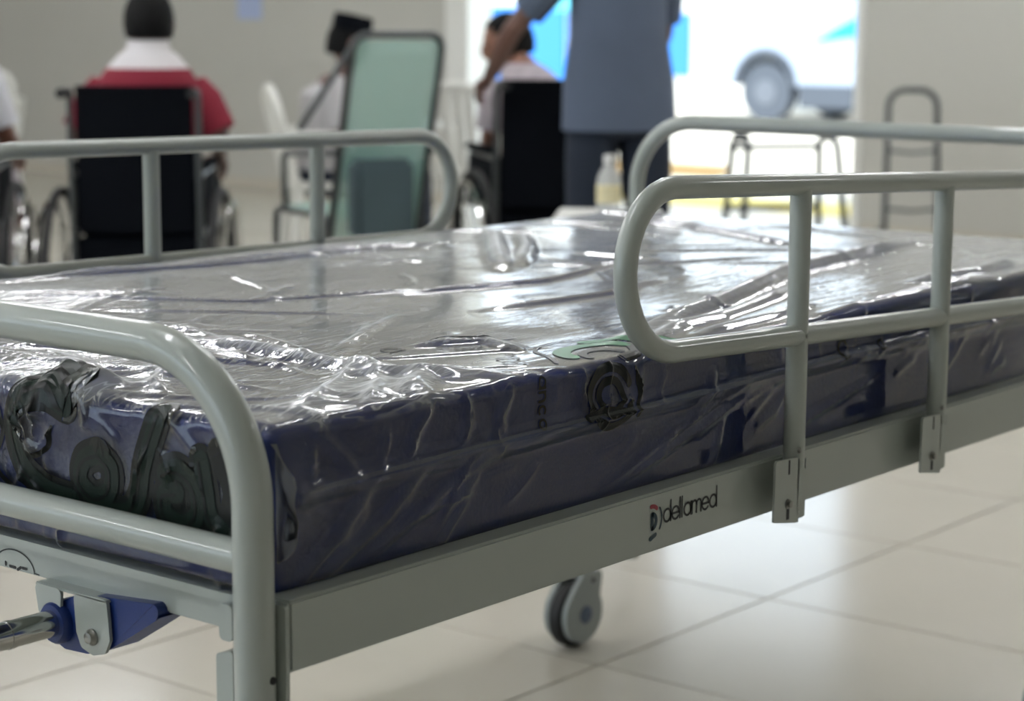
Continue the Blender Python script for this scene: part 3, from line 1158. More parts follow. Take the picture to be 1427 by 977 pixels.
def on_film(face):
    """2-D map onto the wrapped film: face 'top' (s,t), 'right' (s,z), 'foot' (t,z); may run over the edge"""
    lo, hi = np.array(FLO), np.array(FHI)
    zt = hi[2]

    def base(a, b):
        if face == 'top':
            if b < lo[1]+.0:
                return np.array([a, lo[1], zt-(lo[1]-b)])
            return np.array([a, b, zt])
        if face == 'right':
            if b > zt:
                return np.array([a, lo[1]+(b-zt), zt])
            return np.array([a, lo[1], b])
        if b > zt:
            return np.array([lo[0]+(b-zt), a, zt])
        return np.array([lo[0], a, b])
    return base


def film_print(name, strokes, w, face, m, lift=.0009, res=4):
    base = on_film(face)
    c, h = (np.array(FLO)+np.array(FHI))/2, (np.array(FHI)-np.array(FLO))/2
    vs, fs = [], []
    for st in strokes:
        v, f = ribbon(st, w, lambda a, b: base(a, b), res)
        n = len(vs)
        vs += v
        fs += [tuple(i+n for i in q) for q in f]
    P = np.array(vs)-c
    q = np.clip(P, -(h-FR), h-FR)
    d = P-q
    d = d/np.linalg.norm(d, axis=1)[:, None]
    B = c+q+FR*d
    B = B+d*(film_disp(B, d)+lift)[:, None]
    me = bpy.data.meshes.new(name)
    me.from_pydata((B-mo).tolist(), [], fs)
    return ob(name, me, m, cover, smooth=False)


def bez(pts, n=10):
    """smooth curve through points (Catmull-Rom)"""
    P = [Vector((p[0], p[1])) for p in pts]
    P = [P[0]*2-P[1]]+P+[P[-1]*2-P[-2]]
    out = []
    for i in range(1, len(P)-2):
        for k in range(n):
            t = k/n
            a, b, c, d = P[i-1], P[i], P[i+1], P[i+2]
            q = .5*((2*b)+(-a+c)*t+(2*a-5*b+4*c-d)*t*t+(-a+3*b-3*c+d)*t**3)
            out.append((q.x, q.y))
    out.append((P[-2].x, P[-2].y))
    return out


# big script letters on the foot end: green bodies edged in black
letters = [
    ('C', bez([(.305, .792), (.335, .802), (.375, .792), (.392, .760), (.380, .725), (.345, .705), (.305, .700)])),
    ('o', bez([(.262, .752), (.285, .742), (.292, .722), (.272, .708), (.250, .716), (.246, .738), (.262, .752)])),
    ('l', bez([(.176, .799), (.190, .770), (.200, .745), (.206, .720), (.222, .700), (.256, .694)])),
    ('a', bez([(.170, .745), (.150, .752), (.128, .740), (.124, .715), (.142, .700), (.166, .706), (.170, .725), (.152, .73)])),
    ('tail', bez([(.118, .765), (.112, .74), (.106, .715), (.085, .70)])),
    ('top', bez([(.300, .806), (.335, .812), (.365, .806)])),
]
for n_, st in letters:
    film_print('printed_letter', [st], .034, 'foot', 'film_black', .0006)
    film_print('printed_letter', [st], .020, 'foot', 'film_green', .0014)
    film_print('printed_line', [[(a+.004, b-.003) for a, b in st]], .0036, 'foot', 'film_black', .0019)
film_print('printed_line', [bez([(.43, .80), (.41, .76), (.425, .72), (.40, .70), (.36, .695), (.30, .692)])], .006, 'foot', 'film_black')
film_print('printed_line', [bez([(.40, .745), (.37, .735), (.34, .745), (.325, .77)]), bez([(.275, .70), (.25, .685), (.20, .69), (.15, .70)])], .005, 'foot', 'film_black')
film_print('printed_patch', [bez([(.095, .775), (.075, .74), (.085, .70), (.06, .68)])], .03, 'foot', 'film_black')

# weld seam of the cover along the near side, and the loose ear at the near foot corner
film_print('weld_seam', [[(.04+.05*k, .7455+.003*min(1, k/12)) for k in range(39)]], .0032, 'right', 'film_edge', .0012, 6)
vs, fs = [], []
for i in range(9):
    u = i/8
    for k in range(15):
        v = k/14*2-1
        b_ = Vector((.022, .034, .735+.055*v))
        tip = Vector((.010, -.006, .728+.045*v))
        p = b_.lerp(tip, u*math.sqrt(max(0, 1-v*v)))
        p += Vector((.0035*math.sin(7*v+4*u), .003*math.sin(5*u-9*v), 0))*u
        vs.append(p-Vector(mo.tolist()))
for i in range(8):
    for k in range(14):
        a = i*15+k
        fs.append((a, a+15, a+16, a+1))
ear = MB().add(vs, fs).build('loose_ear', 'film_ear', cover)
ink = [(.45, .30), (.75, .22), (.92, .05), (.80, -.15), (.95, -.30), (.70, -.42), (.50, -.30), (.60, -.05)]


def ear_pt(u, v):
    b_ = Vector((.022, .034, .735+.055*v))
    tip = Vector((.010, -.006, .728+.045*v))
    p = b_.lerp(tip, u*math.sqrt(max(0, 1-v*v)))
    p += Vector((.0035*math.sin(7*v+4*u), .003*math.sin(5*u-9*v), 0))*u
    return p+Vector((-.0014, .0002, 0))-Vector(mo.tolist())


em = MB()
em.add(*ribbon(bez(ink, 6), .16, ear_pt))
em.build('printed_patch', 'film_black', cover, smooth=False)

# prints on the near side and top edge
film_print('printed_emblem', [circ(.512, .765, .036, .032, 20, 340, 26)], .010, 'right', 'film_black')
film_print('printed_emblem', [circ(.512, .765, .020, .019, 0, 360, 20)], .009, 'right', 'film_black')
film_print('printed_emblem', [bez([(.556, .79), (.562, .765), (.556, .74)])], .006, 'right', 'film_black')
film_print('printed_emblem', [bez([(.470, .748), (.50, .752), (.545, .745)])], .008, 'right', 'film_black')


def tiny(ch):
    c = lambda *a: circ(*a)
    return {'a': [c(.5, .5, .45, .5, 0, 360, 12), [(.95, 0), (.95, 1)]],
            'n': [[(0, 0), (0, 1)], [(0, .55)]+c(.45, .55, .45, .45, 180, 0, 8)+[(.9, 0)]],
            'c': [c(.5, .5, .45, .5, 50, 310, 12)],
            'o': [c(.5, .5, .45, .5, 0, 360, 12)],
            'p': [[(0, -.5), (0, 1)], c(.5, .5, .45, .5, 0, 360, 12)],
            'e': [c(.5, .5, .45, .5, 0, 310, 12), [(.05, .5), (.95, .5)]]}[ch]


def word(txt, x, y, sc, ux, uy):
    """strokes of a short word at (x,y), letters advancing along ux, upright along uy"""
    out = []
    for i, ch in enumerate(txt):
        for st in tiny(ch):
            out.append([(x+(a+i*1.35)*sc*ux[0]+b*sc*uy[0], y+(a+i*1.35)*sc*ux[1]+b*sc*uy[1]) for a, b in st])
    return out


film_print('printed_word', word('anco', .392, .800, .0105, (0, -1), (1, 0)), .0028, 'right', 'film_black', res=2)
film_print('printed_letter', word('pc', .440, .128, .024, (-.62, -.78), (.78, -.62)), .0036, 'top', 'film_black', res=2)
film_print('printed_letter', word('a', .398, .262, .022, (0, -1), (1, 0)), .004, 'top', 'film_black', res=2)
film_print('printed_line', [bez([(.47, .245), (.50, .225), (.535, .196), (.52, .15)])], .010, 'top', 'film_black')
film_print('printed_line', [bez([(.49, .235), (.525, .212), (.56, .20)])], .006, 'top', 'film_black')
film_print('printed_emblem', [circ(.545, .062, .052, .040, 15, 175, 20)], .020, 'top', 'film_bright')
film_print('printed_emblem', [circ(.535, .050, .028, .024, 0, 180, 16)], .010, 'top', 'film_black')
film_print('printed_emblem', [bez([(.585, .115), (.61, .10), (.635, .07), (.66, .05)])], .022, 'top', 'film_bright')
film_print('printed_line', [bez([(.455, .055), (.478, .085), (.505, .125), (.56, .145), (.63, .13)])], .005, 'top', 'film_black')
film_print('printed_emblem', [bez([(.60, .065), (.575, .04), (.545, .035)])], .012, 'top', 'film_black')
film_print('printed_emblem', [circ(1.005, .757, .010, .012, 0, 300, 12)], .005, 'right', 'film_black')
film_print('printed_word', word('ca', 1.092, .775, .012, (0, -1), (1, 0)), .003, 'right', 'film_black', res=2)


# ------------------------------------------------------------------ people
def skin_mesh(verts, edges, rad, levels=1):
    me = bpy.data.meshes.new('tmp')
    me.from_pydata(verts, edges, [])
    o = bpy.data.objects.new('tmp', me)
    COL.objects.link(o)
    sk = o.modifiers.new('skin', 'SKIN')
    sk.use_smooth_shade = True
    if not me.skin_vertices:
        me.attributes  # noqa
    lay = me.skin_vertices[0].data if len(me.skin_vertices) else None
    for i, r in enumerate(rad):
        lay[i].radius = r if isinstance(r, (tuple, list)) else (r, r)
        lay[i].use_root = False
    # one root per island
    seen = set()
    adj = {i: [] for i in range(len(verts))}
    for a, b in edges:
        adj[a].append(b)
        adj[b].append(a)
    for i in range(len(verts)):
        if i in seen:
            continue
        lay[i].use_root = True
        st = [i]
        while st:
            q = st.pop()
            if q in seen:
                continue
            seen.add(q)
            st += adj[q]
    ss = o.modifiers.new('sub', 'SUBSURF')
    ss.levels = ss.render_levels = levels
    dg = bpy.context.evaluated_depsgraph_get()
    dg.update()
    res = bpy.data.meshes.new_from_object(o.evaluated_get(dg))
    bpy.data.objects.remove(o)
    bpy.data.meshes.remove(me)
    res.materials.clear()
    return res


def chain(V, E, R, pts, rads, start=None):
    prev = start
    for p, r in zip(pts, rads):
        V.append(tuple(p))
        R.append(r)
        if prev is not None:
            E.append((prev, len(V)-1))
        prev = len(V)-1
    return prev


def person(name, loc, rz, label, J, skin, shirt, trousers, hair_len=.0, shoe='rubber', cap=False):
    """J: joints in local coordinates, facing +x. keys pelvis chest neck head, and per side sh el wr hip kn an toe"""
    P = {k: Vector(v) for k, v in J.items() if isinstance(v, tuple) and len(v) == 3}
    root = empty(name, loc, rz, label, 'person')
    V, E, R = [], [], []
    pel = chain(V, E, R, [P['pelvis']], [.085])
    mid = chain(V, E, R, [P['pelvis'].lerp(P['chest'], .5)], [.085], pel)
    ch = chain(V, E, R, [P['chest']], [.095], mid)
    nk = chain(V, E, R, [P['neck'], P['neck'].lerp(P['head'], .45)], [.058, .052], ch)
    hd = P['head']
    for s_ in 'lr':
        sg = 1 if s_ == 'l' else -1
        chain(V, E, R, [P['sh'+s_], P['sh'+s_].lerp(P['el'+s_], .5), P['el'+s_], P['el'+s_].lerp(P['wr'+s_], .35), P['wr'+s_]], [.04, .042, .038, .039, .026], ch)
        chain(V, E, R, [P['hip'+s_], P['hip'+s_].lerp(P['kn'+s_], .5), P['kn'+s_], P['kn'+s_].lerp(P['an'+s_], .35), P['an'+s_], P['toe'+s_]], [.075, .072, .054, .054, .036, .03], pel)
    body = skin_mesh(V, E, R, 1)
    bm = bmesh.new()
    bm.from_mesh(body)
    bpy.data.meshes.remove(body)
    # head: egg shaped skull with jaw, nose, ears, brows
    hb_ = bmesh.new()
    bmesh.ops.create_uvsphere(hb_, u_segments=20, v_segments=14, radius=1)
    for v in hb_.verts:
        x, y, z = v.co
        jaw = 1-.28*max(0, -z)**1.5
        v.co = Vector((x*.095*(1-.12*max(0, -z))+.012*max(0, -z), y*.077*jaw, z*.118))
        if x > .8 and abs(y) < .25 and -.35 < z < .2:
            v.co.x += .018*(1-abs(z+.15)/.5)
        if x > .75 and .15 < abs(y) < .5 and 0 < z < .25:
            v.co.x -= .006
    for sg in (1, -1):
        e = bmesh.ops.create_uvsphere(hb_, u_segments=8, v_segments=6, radius=1)
        for v in e['verts']:
            v.co = Vector((v.co.x*.018-.005, v.co.y*.009+sg*.078, v.co.z*.032))
    tilt = J.get('tilt', (0, 0, 0))
    mxh = Matrix.Translation(hd) @ Matrix.Rotation(tilt[2], 4, 'Z') @ Matrix.Rotation(tilt[1], 4, 'Y') @ Matrix.Rotation(tilt[0], 4, 'X')
    hb_.transform(mxh)
    tm = bpy.data.meshes.new('t')
    hb_.to_mesh(tm)
    hb_.free()
    bm.from_mesh(tm)
    bpy.data.meshes.remove(tm)
    # hands: palm and five bent fingers per side
    HV, HE, HR = [], [], []
    for s_ in 'lr':
        sg = 1 if s_ == 'l' else -1
        w = P['wr'+s_]
        d = J.get('hand'+s_)
        d = Vector(d).normalized() if d else (w-P['el'+s_]).normalized()
        side = Vector(J.get('side'+s_, (1, 0, 0)))
        side = (side-d*side.dot(d)).normalized()
        curl = d.cross(side)*(-sg if J.get('flip') else sg)
        a = chain(HV, HE, HR, [w-d*.01, w+d*.035, w+d*.075], [(.024, .02), (.034, .02), (.034, .016)])
        for k, (off, ln) in enumerate(((.027, .070), (.009, .080), (-.009, .074), (-.027, .058))):
            b = w+d*.075+side*off
            chain(HV, HE, HR, [b-d*.02, b+d*ln*.4+curl*.006, b+d*ln*.65+curl*.024, b+d*ln*.6+curl*.045], [.0098, .0092, .0085, .007])
        tb = w+d*.03+side*.026
        chain(HV, HE, HR, [tb-side*.01, tb+side*.022+d*.02+curl*.008, tb+side*.026+d*.042+curl*.02], [.012, .011, .008])
    hm = skin_mesh(HV, HE, HR, 1)
    bm.from_mesh(hm)
    bpy.data.meshes.remove(hm)
    for f in bm.faces:
        f.smooth = True
    me = bpy.data.meshes.new('body')
    bm.to_mesh(me)
    bm.free()
    b_ = ob('body', me, skin, root)
    # face features
    fm = MB()
    for sg in (1, -1):
        q = bmesh.new()
        bmesh.ops.create_uvsphere(q, u_segments=8, v_segments=6, radius=.011)
        q.transform(mxh @ Matrix.Translation((.079, sg*.03, .012)))
        fm.bm(q)
    mth = [mxh @ Vector((.090-.3*y*y/.03, y, -.062)) for y in (-.022, -.011, 0, .011, .022)]
    fm.tube(mth, .004, 6)
    fm.build('face_features', 'hair', root)
    # hair cap: back and top of the head
    hq = bmesh.new()
    bmesh.ops.create_uvsphere(hq, u_segments=20, v_segments=14, radius=1)
    kill = []
    for v in hq.verts:
        x, y, z = v.co
        if (x > .55 and z < .55) or (x > .1 and z < 0.05) or z < -.5-hair_len*4:
            kill.append(v)
        v.co = Vector((x*.105-.006, y*.086, z*.122+.006-(hair_len if z < -.2 else 0)))
    bmesh.ops.delete(hq, geom=kill, context='VERTS')
    hq.transform(mxh)
    h_ = MB().bm(hq).build('hair', 'hair', root)
    md = h_.modifiers.new('thick', 'SOLIDIFY')
    md.thickness = .008
    if cap:
        MB().lathe([(.0, .06), (.096, .06), (.098, .10), (.092, .135), (.0, .14)], 20, mxh).build('cap', 'black_cloth', root)
    # shirt: torso and sleeves; trousers: hips and legs
    def loft(mb, rings, n=20):
        vs, fs = [], []
        for c, rx, ry in rings:
            for k in range(n):
                a = 2*PI*k/n
                vs.append(Vector(c)+Vector((rx*math.cos(a), ry*math.sin(a), 0)))
        for i in range(len(rings)-1):
            for k in range(n):
                k2 = (k+1) % n
                fs.append((i*n+k, i*n+k2, (i+1)*n+k2, (i+1)*n+k))
        fs += [tuple(range(n))[::-1], tuple((len(rings)-1)*n+k for k in range(n))]
        return mb.add(vs, fs)

    pe, ce, ne = P['pelvis'], P['chest'], P['neck']
    low = pe.lerp(ce, J.get('shirt_long', 0))
    hw = J.get('hem', .175)
    mb = MB()
    loft(mb, [(low, .135, hw), (low.lerp(ce, .35), .13, hw*.97), (low.lerp(ce, .7), .13, .172), (ce, .13, .168), (ce.lerp(ne, .3), .122, .152),
              (ce.lerp(ne, .52), .108, .134), (ce.lerp(ne, .72), .098, .114), (ce.lerp(ne, .9), .085, .098), (ce.lerp(ne, 1.06), .07, .074), (ce.lerp(ne, J.get('collar', 1.1)), .066, .068)])
    for s_ in 'lr':
        sl_ = J.get('sleeve', .85)
        a, b = P['sh'+s_], P['el'+s_]
        ins = Vector((a.x, a.y*.45, a.z-.01))
        mb.tube([ins, Vector((a.x, a.y*.8, a.z-.012)), a.lerp(b, .04), a.lerp(b, .2), a.lerp(b, .5*sl_), a.lerp(b, sl_)], [.05, .06, .064, .066, .063, .06], 16)
    ob('shirt', mb.mesh('shirt'), shirt, root)
    mb = MB()
    hp = (P['hipl']+P['hipr'])/2
    loft(mb, [(pe.lerp(ce, .25), .125, .155), (pe, .128, .165), (pe+Vector((0, 0, -.09)), .125, .168), (pe+Vector((0, 0, -.13)), .09, .14)])
    for s_ in 'lr':
        h, k, a = P['hip'+s_], P['kn'+s_], P['an'+s_]
        mb.tube([h+(h-k)*.1, h, h.lerp(k, .5), h.lerp(k, .92), k, k.lerp(a, .1), k.lerp(a, .5), k.lerp(a, .92)], [.07, .094, .088, .076, .074, .072, .066, .06], 16)
    ob('trousers', mb.mesh('trousers'), trousers, root)
    for s_ in 'lr':
        V, E, R = [], [], []
        an, to = P['an'+s_], P['toe'+s_]
        chain(V, E, R, [an+Vector((-.03, 0, -.045)), an.lerp(to, .5)+Vector((0, 0, -.012)), to], [.044, .044, .036])
        ob('shoe', skin_mesh(V, E, R, 1), shoe, root)
    return root


def sit(seat=.47, lean=0, side=0, sc=1.0):
    J = {}
    pz = seat+.10
    J['pelvis'] = (0, 0, pz)
    J['chest'] = (lean*.6-.02, side*.6, pz+.36)
    J['neck'] = (lean*.9, side*.85, pz+.50)
    J['head'] = (lean*1.2+.02, side*1.1, pz+.665)
    for s_, sg in (('l', 1), ('r', -1)):
        J['sh'+s_] = (lean*.75, sg*.158+side*.75, pz+.40)
        J['el'+s_] = (lean*.5+.02, sg*.225+side*.5, pz+.16)
        J['wr'+s_] = (lean*.3+.24, sg*.20+side*.2, pz+.10)
        J['hip'+s_] = (.06, sg*.09, pz-.01)
        J['kn'+s_] = (.43, sg*.11, pz-.01)
        J['an'+s_] = (.45, sg*.11, .10)
        J['toe'+s_] = (.60, sg*.13, .045)
        J['side'+s_] = (0, -sg, .3)
    return J


# ------------------------------------------------------------------ wheelchairs
def make_wheelchair(loc, rz, label):
    w = empty('wheelchair', loc, rz, label, 'wheelchair', None)
    b = MB()
    n = 9
    for sgn in (0, 1):
        pass
    vs, fs = [], []
    for i in range(n):
        y = -.185+.37*i/(n-1)
        sag = -.03*math.cos((i/(n-1)-.5)*PI)
        for k in range(7):
            z = .48+.47*k/6
            vs += [(-.225+sag-.02*k/6, y, z), (-.245+sag-.02*k/6, y, z)]
    for i in range(n-1):
        for k in range(6):
            a, c = (i*7+k)*2, ((i+1)*7+k)*2
            fs += [(a, c, c+2, a+2), (a+1, a+3, c+3, c+1)]
    MB().add(vs, fs).build('backrest', 'black_cloth', w)
    MB().box((-.22, -.19, .455), (.22, .19, .49), .012).build('seat', 'black_cloth', w)
    MB().box((-.24, -.20, .30), (-.215, .20, .46), .006).build('rear_pouch', 'black_cloth', w)
    for sg in (1, -1):
        y = sg*.205
        f = MB().tube(fillet([(-.36, y, .93), (-.25, y, .93), (-.24, y, .25), (.26, y, .25), (.30, y, .47), (-.23, y, .47)], .03, 5), .0115, 10)
        f.build('frame', 'metal_dark', w)
        MB().tube([(-.40, y, .93), (-.29, y, .93)], .0165, 12).build('push_handle', 'rubber', w)
        MB().box((-.2, y-.025, .675), (.14, y+.025, .70), .01).build('armrest', 'black_cloth', w)
        MB().tube(fillet([(-.235, y, .66), (.12, y, .67), (.14, y, .47)], .04, 5), .010, 8).build('arm_tube', 'metal_dark', w)
        MB().box((-.22, y-.004, .48), (.12, y+.004, .66), .002).build('side_guard', 'black_cloth', w)
        y2 = sg*.262
        ring = [(-.16+.30*math.cos(2*PI*k/32), y2, .305+.30*math.sin(2*PI*k/32)) for k in range(32)]
        wh = MB().tube(ring, .0155, 8, closed=True).build('rear_wheel', 'tread', w)
        hr = [(-.16+.265*math.cos(2*PI*k/28), y2+sg*.035, .305+.265*math.sin(2*PI*k/28)) for k in range(28)]
        MB().tube(hr, .008, 6, closed=True).build('hand_rim', 'chrome', wh)
        MB().lathe([(.03, -.03), (.03, .03)], 12, Matrix.Translation((-.16, y2, .305)) @ Matrix.Rotation(PI/2, 4, 'X')).build('hub', 'metal_dark', wh)
        for k in range(12):
            a = 2*PI*k/12+.1
            MB().tube([(-.16, y2, .305), (-.16+.29*math.cos(a), y2, .305+.29*math.sin(a))], .003, 5).build('spoke', 'chrome', wh)
        yc = sg*.2
        MB().lathe([(.05, -.013), (.085, -.013), (.09, 0), (.085, .013), (.05, .013)], 18, Matrix.Translation((.30, yc, .091)) @ Matrix.Rotation(PI/2, 4, 'X')).build('front_wheel', 'rubber', w)
        MB().tube([(.26, yc, .26), (.28, yc+sg*.025, .18), (.30, yc+sg*.025, .09)], .009, 8).build('fork', 'metal_dark', w)
        MB().tube([(.29, y, .44), (.46, sg*.16, .16)], .010, 8).build('leg_hanger', 'metal_dark', w)
        MB().box((.42, sg*.17-.08, .045), (.58, sg*.17+.07, .058), .004).build('footplate', 'rubber', w)
    MB().tube([(-.05, -.2, .27), (.03, .2, .45)], .009, 8).tube([(-.05, .2, .27), (.03, -.2, .45)], .009, 8).build('cross_brace', 'metal_dark', w)
    return w


HV_ = YAW      # heading straight away from the camera
rugby = zbands('red_and_white_shirt', [(0, (24, 26, 36)), (.77, (124, 22, 44)), (1.0, (222, 218, 220))])
wc1 = make_wheelchair((3.30, 4.03, 0), HV_+.02, 'black wheelchair with its back to the bed, under the man in the red shirt')
J = sit(.49, .0)
J['head'] = (.04, 0, 1.145)
J['collar'] = 1.35
for s_ in 'lr':
    J['sh'+s_] = (0, J['sh'+s_][1]*1.06, .915)
J['neck'] = (.0, 0, 1.055)
for s_, sg in (('l', 1), ('r', -1)):
    J['el'+s_] = (-.02, sg*.235, .79)
J['sleeve'] = 1.0
J['shirt_long'] = .1
person('person', (3.34, 4.06, 0), HV_+.02, 'man in a red and white shirt seated in a wheelchair, back turned', J, 'skin_dark', rugby, 'black_cloth')

wc2 = make_wheelchair((4.86, 3.64, 0), HV_+.28, 'black wheelchair beside the standing man, its occupant leaning left')
J = sit(.46, .20, .03)
J['chest'] = (.08, .04, .84)
J['head'] = (.27, .13, 1.07)
J['neck'] = (.18, .09, .985)
for s_ in 'lr':
    J['sh'+s_] = (.11, J['sh'+s_][1]+.04, .89)
J['tilt'] = (-.1, .2, 1.3)
person('person', (4.97, 3.59, 0), HV_+.28, 'person with cropped hair in a patterned top leaning left in a wheelchair', J, 'skin', 'print_shirt', 'black_cloth')

wc3 = copy_tree(wc1)
place(wc3, (2.98, 4.72, 0), HV_+.1, 'black wheelchair cut off by the left edge of the picture')
J = sit(.49, .05, .06)
person('person', (3.01, 4.735, 0), HV_+.1, 'person in a plain white shirt in the wheelchair at the left picture edge', J, 'skin', 'whiteshirt', 'print_shirt')


# standing man pushing
J = {'pelvis': (0, 0, .90), 'chest': (.02, 0, 1.24), 'neck': (.03, 0, 1.41), 'head': (.06, 0, 1.57)}
for s_, sg in (('l', 1), ('r', -1)):
    J['sh'+s_] = (.03, sg*.185, 1.34)
    J['hip'+s_] = (0, sg*.09, .86)
    J['kn'+s_] = (.03*sg, sg*.10, .48)
    J['an'+s_] = (.02*sg-.02, sg*.11, .09)
    J['toe'+s_] = (.02*sg+.14, sg*.12, .045)
J['ell'] = (.16, .33, 1.13)
J['wrl'] = (.37, .34, .96)
J['elr'] = (.10, -.20, 1.09)
J['wrr'] = (.30, -.10, 1.02)
J['handl'] = (.7, .15, -.4)
J['shirt_long'] = -.30
J['hem'] = .205
J['sleeve'] = .7
person('person', (4.40, 2.885, 0), HV_+.35, 'standing man in slate blue shirt and navy trousers, reaching to a wheelchair', J, 'skin_dark', 'blueshirt', 'navy_cloth')


# ------------------------------------------------------------------ white plastic chairs
def make_plastic_chair(loc, rz, label):
    c = empty('plastic_chair', loc, rz, label, 'chair', 'white plastic chairs')
    seat = rounded([(-.21, -.20), (.22, -.23), (.22, .23), (-.21, .20)], .06)
    MB().prism(seat, .42, .445, lambda a, b, q: (a, b, q)).build('seat', 'plastic_white', c)
    path = fillet([(-.20, -.205, .43), (-.29, -.215, .80), (-.30, 0, .88), (-.29, .215, .80), (-.20, .205, .43)], [.09, .3, .09], 7)
    MB().tube(path, .022, 10).build('back_frame', 'plastic_white', c)
    for y in (-.13, -.065, 0, .065, .13):
        MB().box((-.012, y-.021, 0), (.012, y+.021, .40), .005)
        m_ = MB().box((-.006, y-.021, .0), (.006, y+.021, .405), .004)
        m_.v = [(v[0]-.205-.21*v[2], v[1], v[2]+.435) for v in m_.v]
        m_.build('back_slat', 'plastic_white', c)
    for sx in (1, -1):
        for sy in (1, -1):
            MB().tube([(sx*.185, sy*.18, .43), (sx*.235, sy*.225, 0)], [.026, .018], 10).build('leg', 'plastic_white', c)
    for sy in (1, -1):
        MB().tube(fillet([(-.255, sy*.215, .66), (.19, sy*.25, .65), (.205, sy*.215, .43)], .05, 6), .02, 10).build('armrest', 'plastic_white', c)
    return c


pc = make_plastic_chair((6.59, 8.05, 0), HV_+.35, 'white plastic armchair peeking out left of the man in red')
for loc, rz, lb in (((5.43, 5.23, 0), HV_-1.35, 'white plastic armchair left of the teal shower chair, under the person in grey'),
                    ((6.59, 9.45, 0), HV_+.2, 'white plastic armchair at the far left behind the person in white'),
                    ((6.35, 5.15, 0), HV_-.4, 'white plastic armchair half hidden behind the teal shower chair')):
    place(copy_tree(pc), loc, rz, lb)

J = sit(.43, .06)
for k_ in ('head', 'neck'):
    J[k_] = (J[k_][0]+.03, J[k_][1], J[k_][2]-.07)
J['tilt'] = (0, .2, 0)
person('person', (5.40, 5.27, 0), HV_-1.35, 'person in cap and pale grey top, seated beyond the teal chair', J, 'skin_dark', 'greyshirt', 'navy_cloth', hair_len=.02, cap=True).scale = (.94, .94, .94)

# teal mesh shower chair, seen from behind
tc_ = empty('shower_chair', (4.425, 4.164, 0), HV_+.55, 'high backed shower chair with teal mesh back on a dark grey frame', 'chair')
lean = .28


def tb(x, y, z):
    return (x-lean*(z-.45), y, z)


fp = fillet([tb(-.2, -.185, .25), tb(-.2, -.185, 1.11), tb(-.2, .185, 1.11), tb(-.2, .185, .25)], .06, 8)
MB().tube(fp, .014, 12).build('back_frame', 'metal_dark', tc_)
vs, fs = [], []
for i in range(9):
    for k in range(13):
        vs.append(tb(-.205-.02*math.sin(PI*i/8), -.172+.344*i/8, .30+.79*k/12))
for i in range(8):
    for k in range(12):
        a = i*13+k
        fs.append((a, a+13, a+14, a+1))
bk = MB().add(vs, fs).build('mesh_back', 'teal_mesh', tc_)
bk.modifiers.new('thick', 'SOLIDIFY').thickness = .006
MB().box((-.40, -.06, .37), (-.30, .18, .66), .02).build('rear_bag', mat('slate_bag', (74, 92, 98), .8), tc_)
MB().box((-.2, -.18, .43), (.24, .18, .455), .01).build('mesh_seat', 'teal_mesh', tc_)
for sg in (1, -1):
    MB().tube(fillet([(-.19, sg*.2, .10), (-.19, sg*.2, .44), (.25, sg*.2, .44), (.28, sg*.2, .10)], .04, 6), .014, 10).build('side_frame', 'metal_dark', tc_)
    MB().tube(fillet([tb(-.2, sg*.2, .68), (.15, sg*.215, .66), (.17, sg*.2, .44)], .04, 6), .013, 10).build('armrest', 'metal_dark', tc_)
    for x in (-.19, .28):
        MB().lathe([(.02, -.012), (.045, -.012), (.05, 0), (.045, .012), (.02, .012)], 16, Matrix.Translation((x, sg*.2, .05)) @ Matrix.Rotation(PI/2, 4, 'X')).build('wheel', 'rubber', tc_)
MB().tube([tb(-.2, .19, 1.06), tb(-.2, .36, .77)], .012, 8).build('recline_handle', 'metal_dark', tc_)
tag(MB().box((WX-.006, 9.06, 1.16), (WX-.001, 9.30, 1.40)).build('wall_notice', 'paleblue'), 'small pale blue notice on the grey wall above the teal shower chair', 'notice')

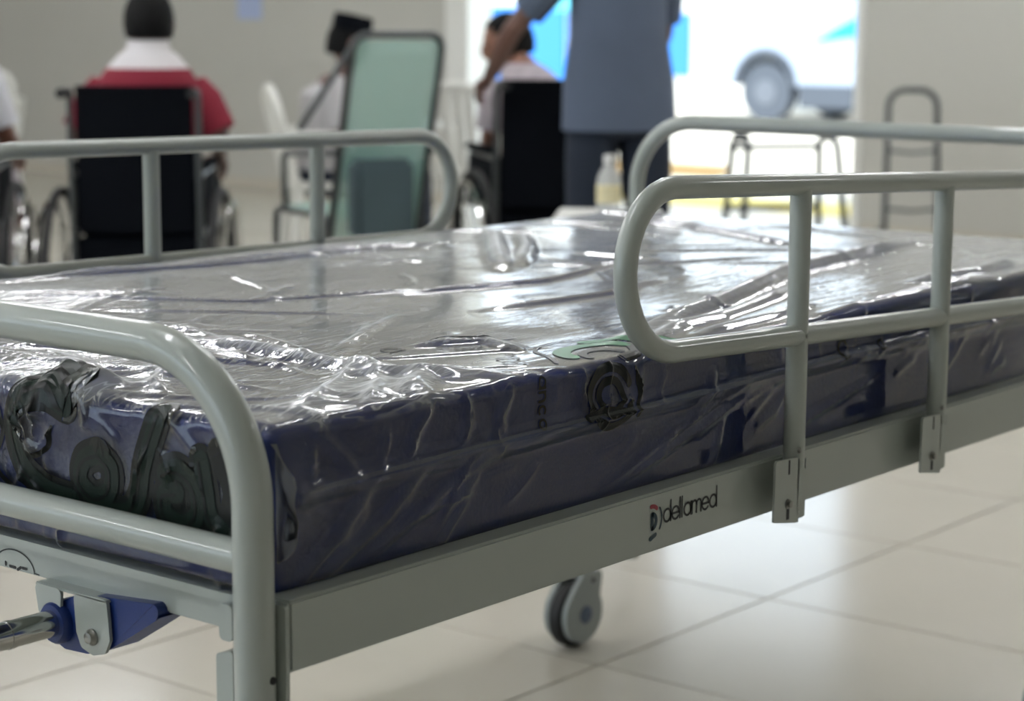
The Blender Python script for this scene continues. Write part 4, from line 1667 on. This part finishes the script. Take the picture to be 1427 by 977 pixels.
# bottle on a small white table beyond the bed
bt = empty('bottle', (3.42, 2.195, .625), 0, 'clear plastic bottle with white cap and yellow label beyond the mattress', 'bottle')
MB().lathe([(.030, 0), (.035, .006), (.035, .085), (.033, .10), (.022, .125), (.0125, .137), (.0125, .145)], 24).build('bottle_body', 'clear', bt)
MB().lathe([(.0354, .03), (.0354, .082)], 24).build('paper_label', 'label_yellow', bt)
MB().lathe([(.0155, .140), (.0155, .162), (.013, .166)], 20).build('cap', 'cap_white', bt)
tb_ = empty('side_table', (3.42, 2.195, 0), .6, 'small white table hidden low behind the mattress, carrying the bottle', 'table')
MB().box((-.15, -.15, .60), (.15, .15, .625), .006).build('tabletop', 'white', tb_)
for sx in (1, -1):
    for sy in (1, -1):
        MB().box((sx*.12-.015, sy*.12-.015, 0), (sx*.12+.015, sy*.12+.015, .60), .003).build('leg', 'white', tb_)

# low stand and hand truck by the doorway
wk = empty('metal_stand', (7.36, 4.05, 0), HV_+.22, 'low dark grey metal stand with splayed legs in front of the doorway', 'stand')
for sg in (1, -1):
    y = sg*.225
    MB().tube(fillet([(-.16, y+sg*.05, 0), (-.09, y, .60), (.14, y, .60), (.20, y+sg*.03, 0)], .06, 6), .018, 10).build('side_frame', 'stand_steel', wk)
    MB().tube([(-.05, y, .612), (.09, y, .612)], .022, 10).build('hand_grip', 'rubber', wk)
    for x in (-.16, .20):
        MB().lathe([(.02, 0), (.017, .03)], 10, Matrix.Translation((x, y+sg*(.05 if x < 0 else .03), 0))).build('rubber_foot', 'rubber', wk)
for z in (.55, .25):
    MB().tube([(.165, -.24, z), (.165, .24, z)], .015, 10).build('cross_bar', 'stand_steel', wk)

ht = empty('hand_truck', (8.05, 3.76, 0), HV_, 'slim grey hand truck with hooped handle leaning right of the doorway', 'hand truck')
ln = lambda z: -.16+.10*z
MB().tube(fillet([(ln(.05), -.135, .05), (ln(.83), -.120, .83), (ln(.83), .120, .83), (ln(.05), .135, .05)], .085, 8), .0155, 10).build('frame', 'stand_steel', ht)
for z in (.53, .24):
    MB().tube([(ln(z)-.0, -.13, z), (ln(z)-.015, 0, z-.01), (ln(z), .13, z)], .009, 10).build('cross_bar', 'metal_dark', ht)
MB().box((-.16, -.15, .012), (.08, .15, .022), .003).build('toe_plate', 'metal_dark', ht)
for sg in (1, -1):
    MB().lathe([(.03, -.02), (.07, -.02), (.075, 0), (.07, .02), (.03, .02)], 18, Matrix.Translation((-.20, sg*.165, .076)) @ Matrix.Rotation(PI/2, 4, 'X')).build('wheel', 'rubber', ht)
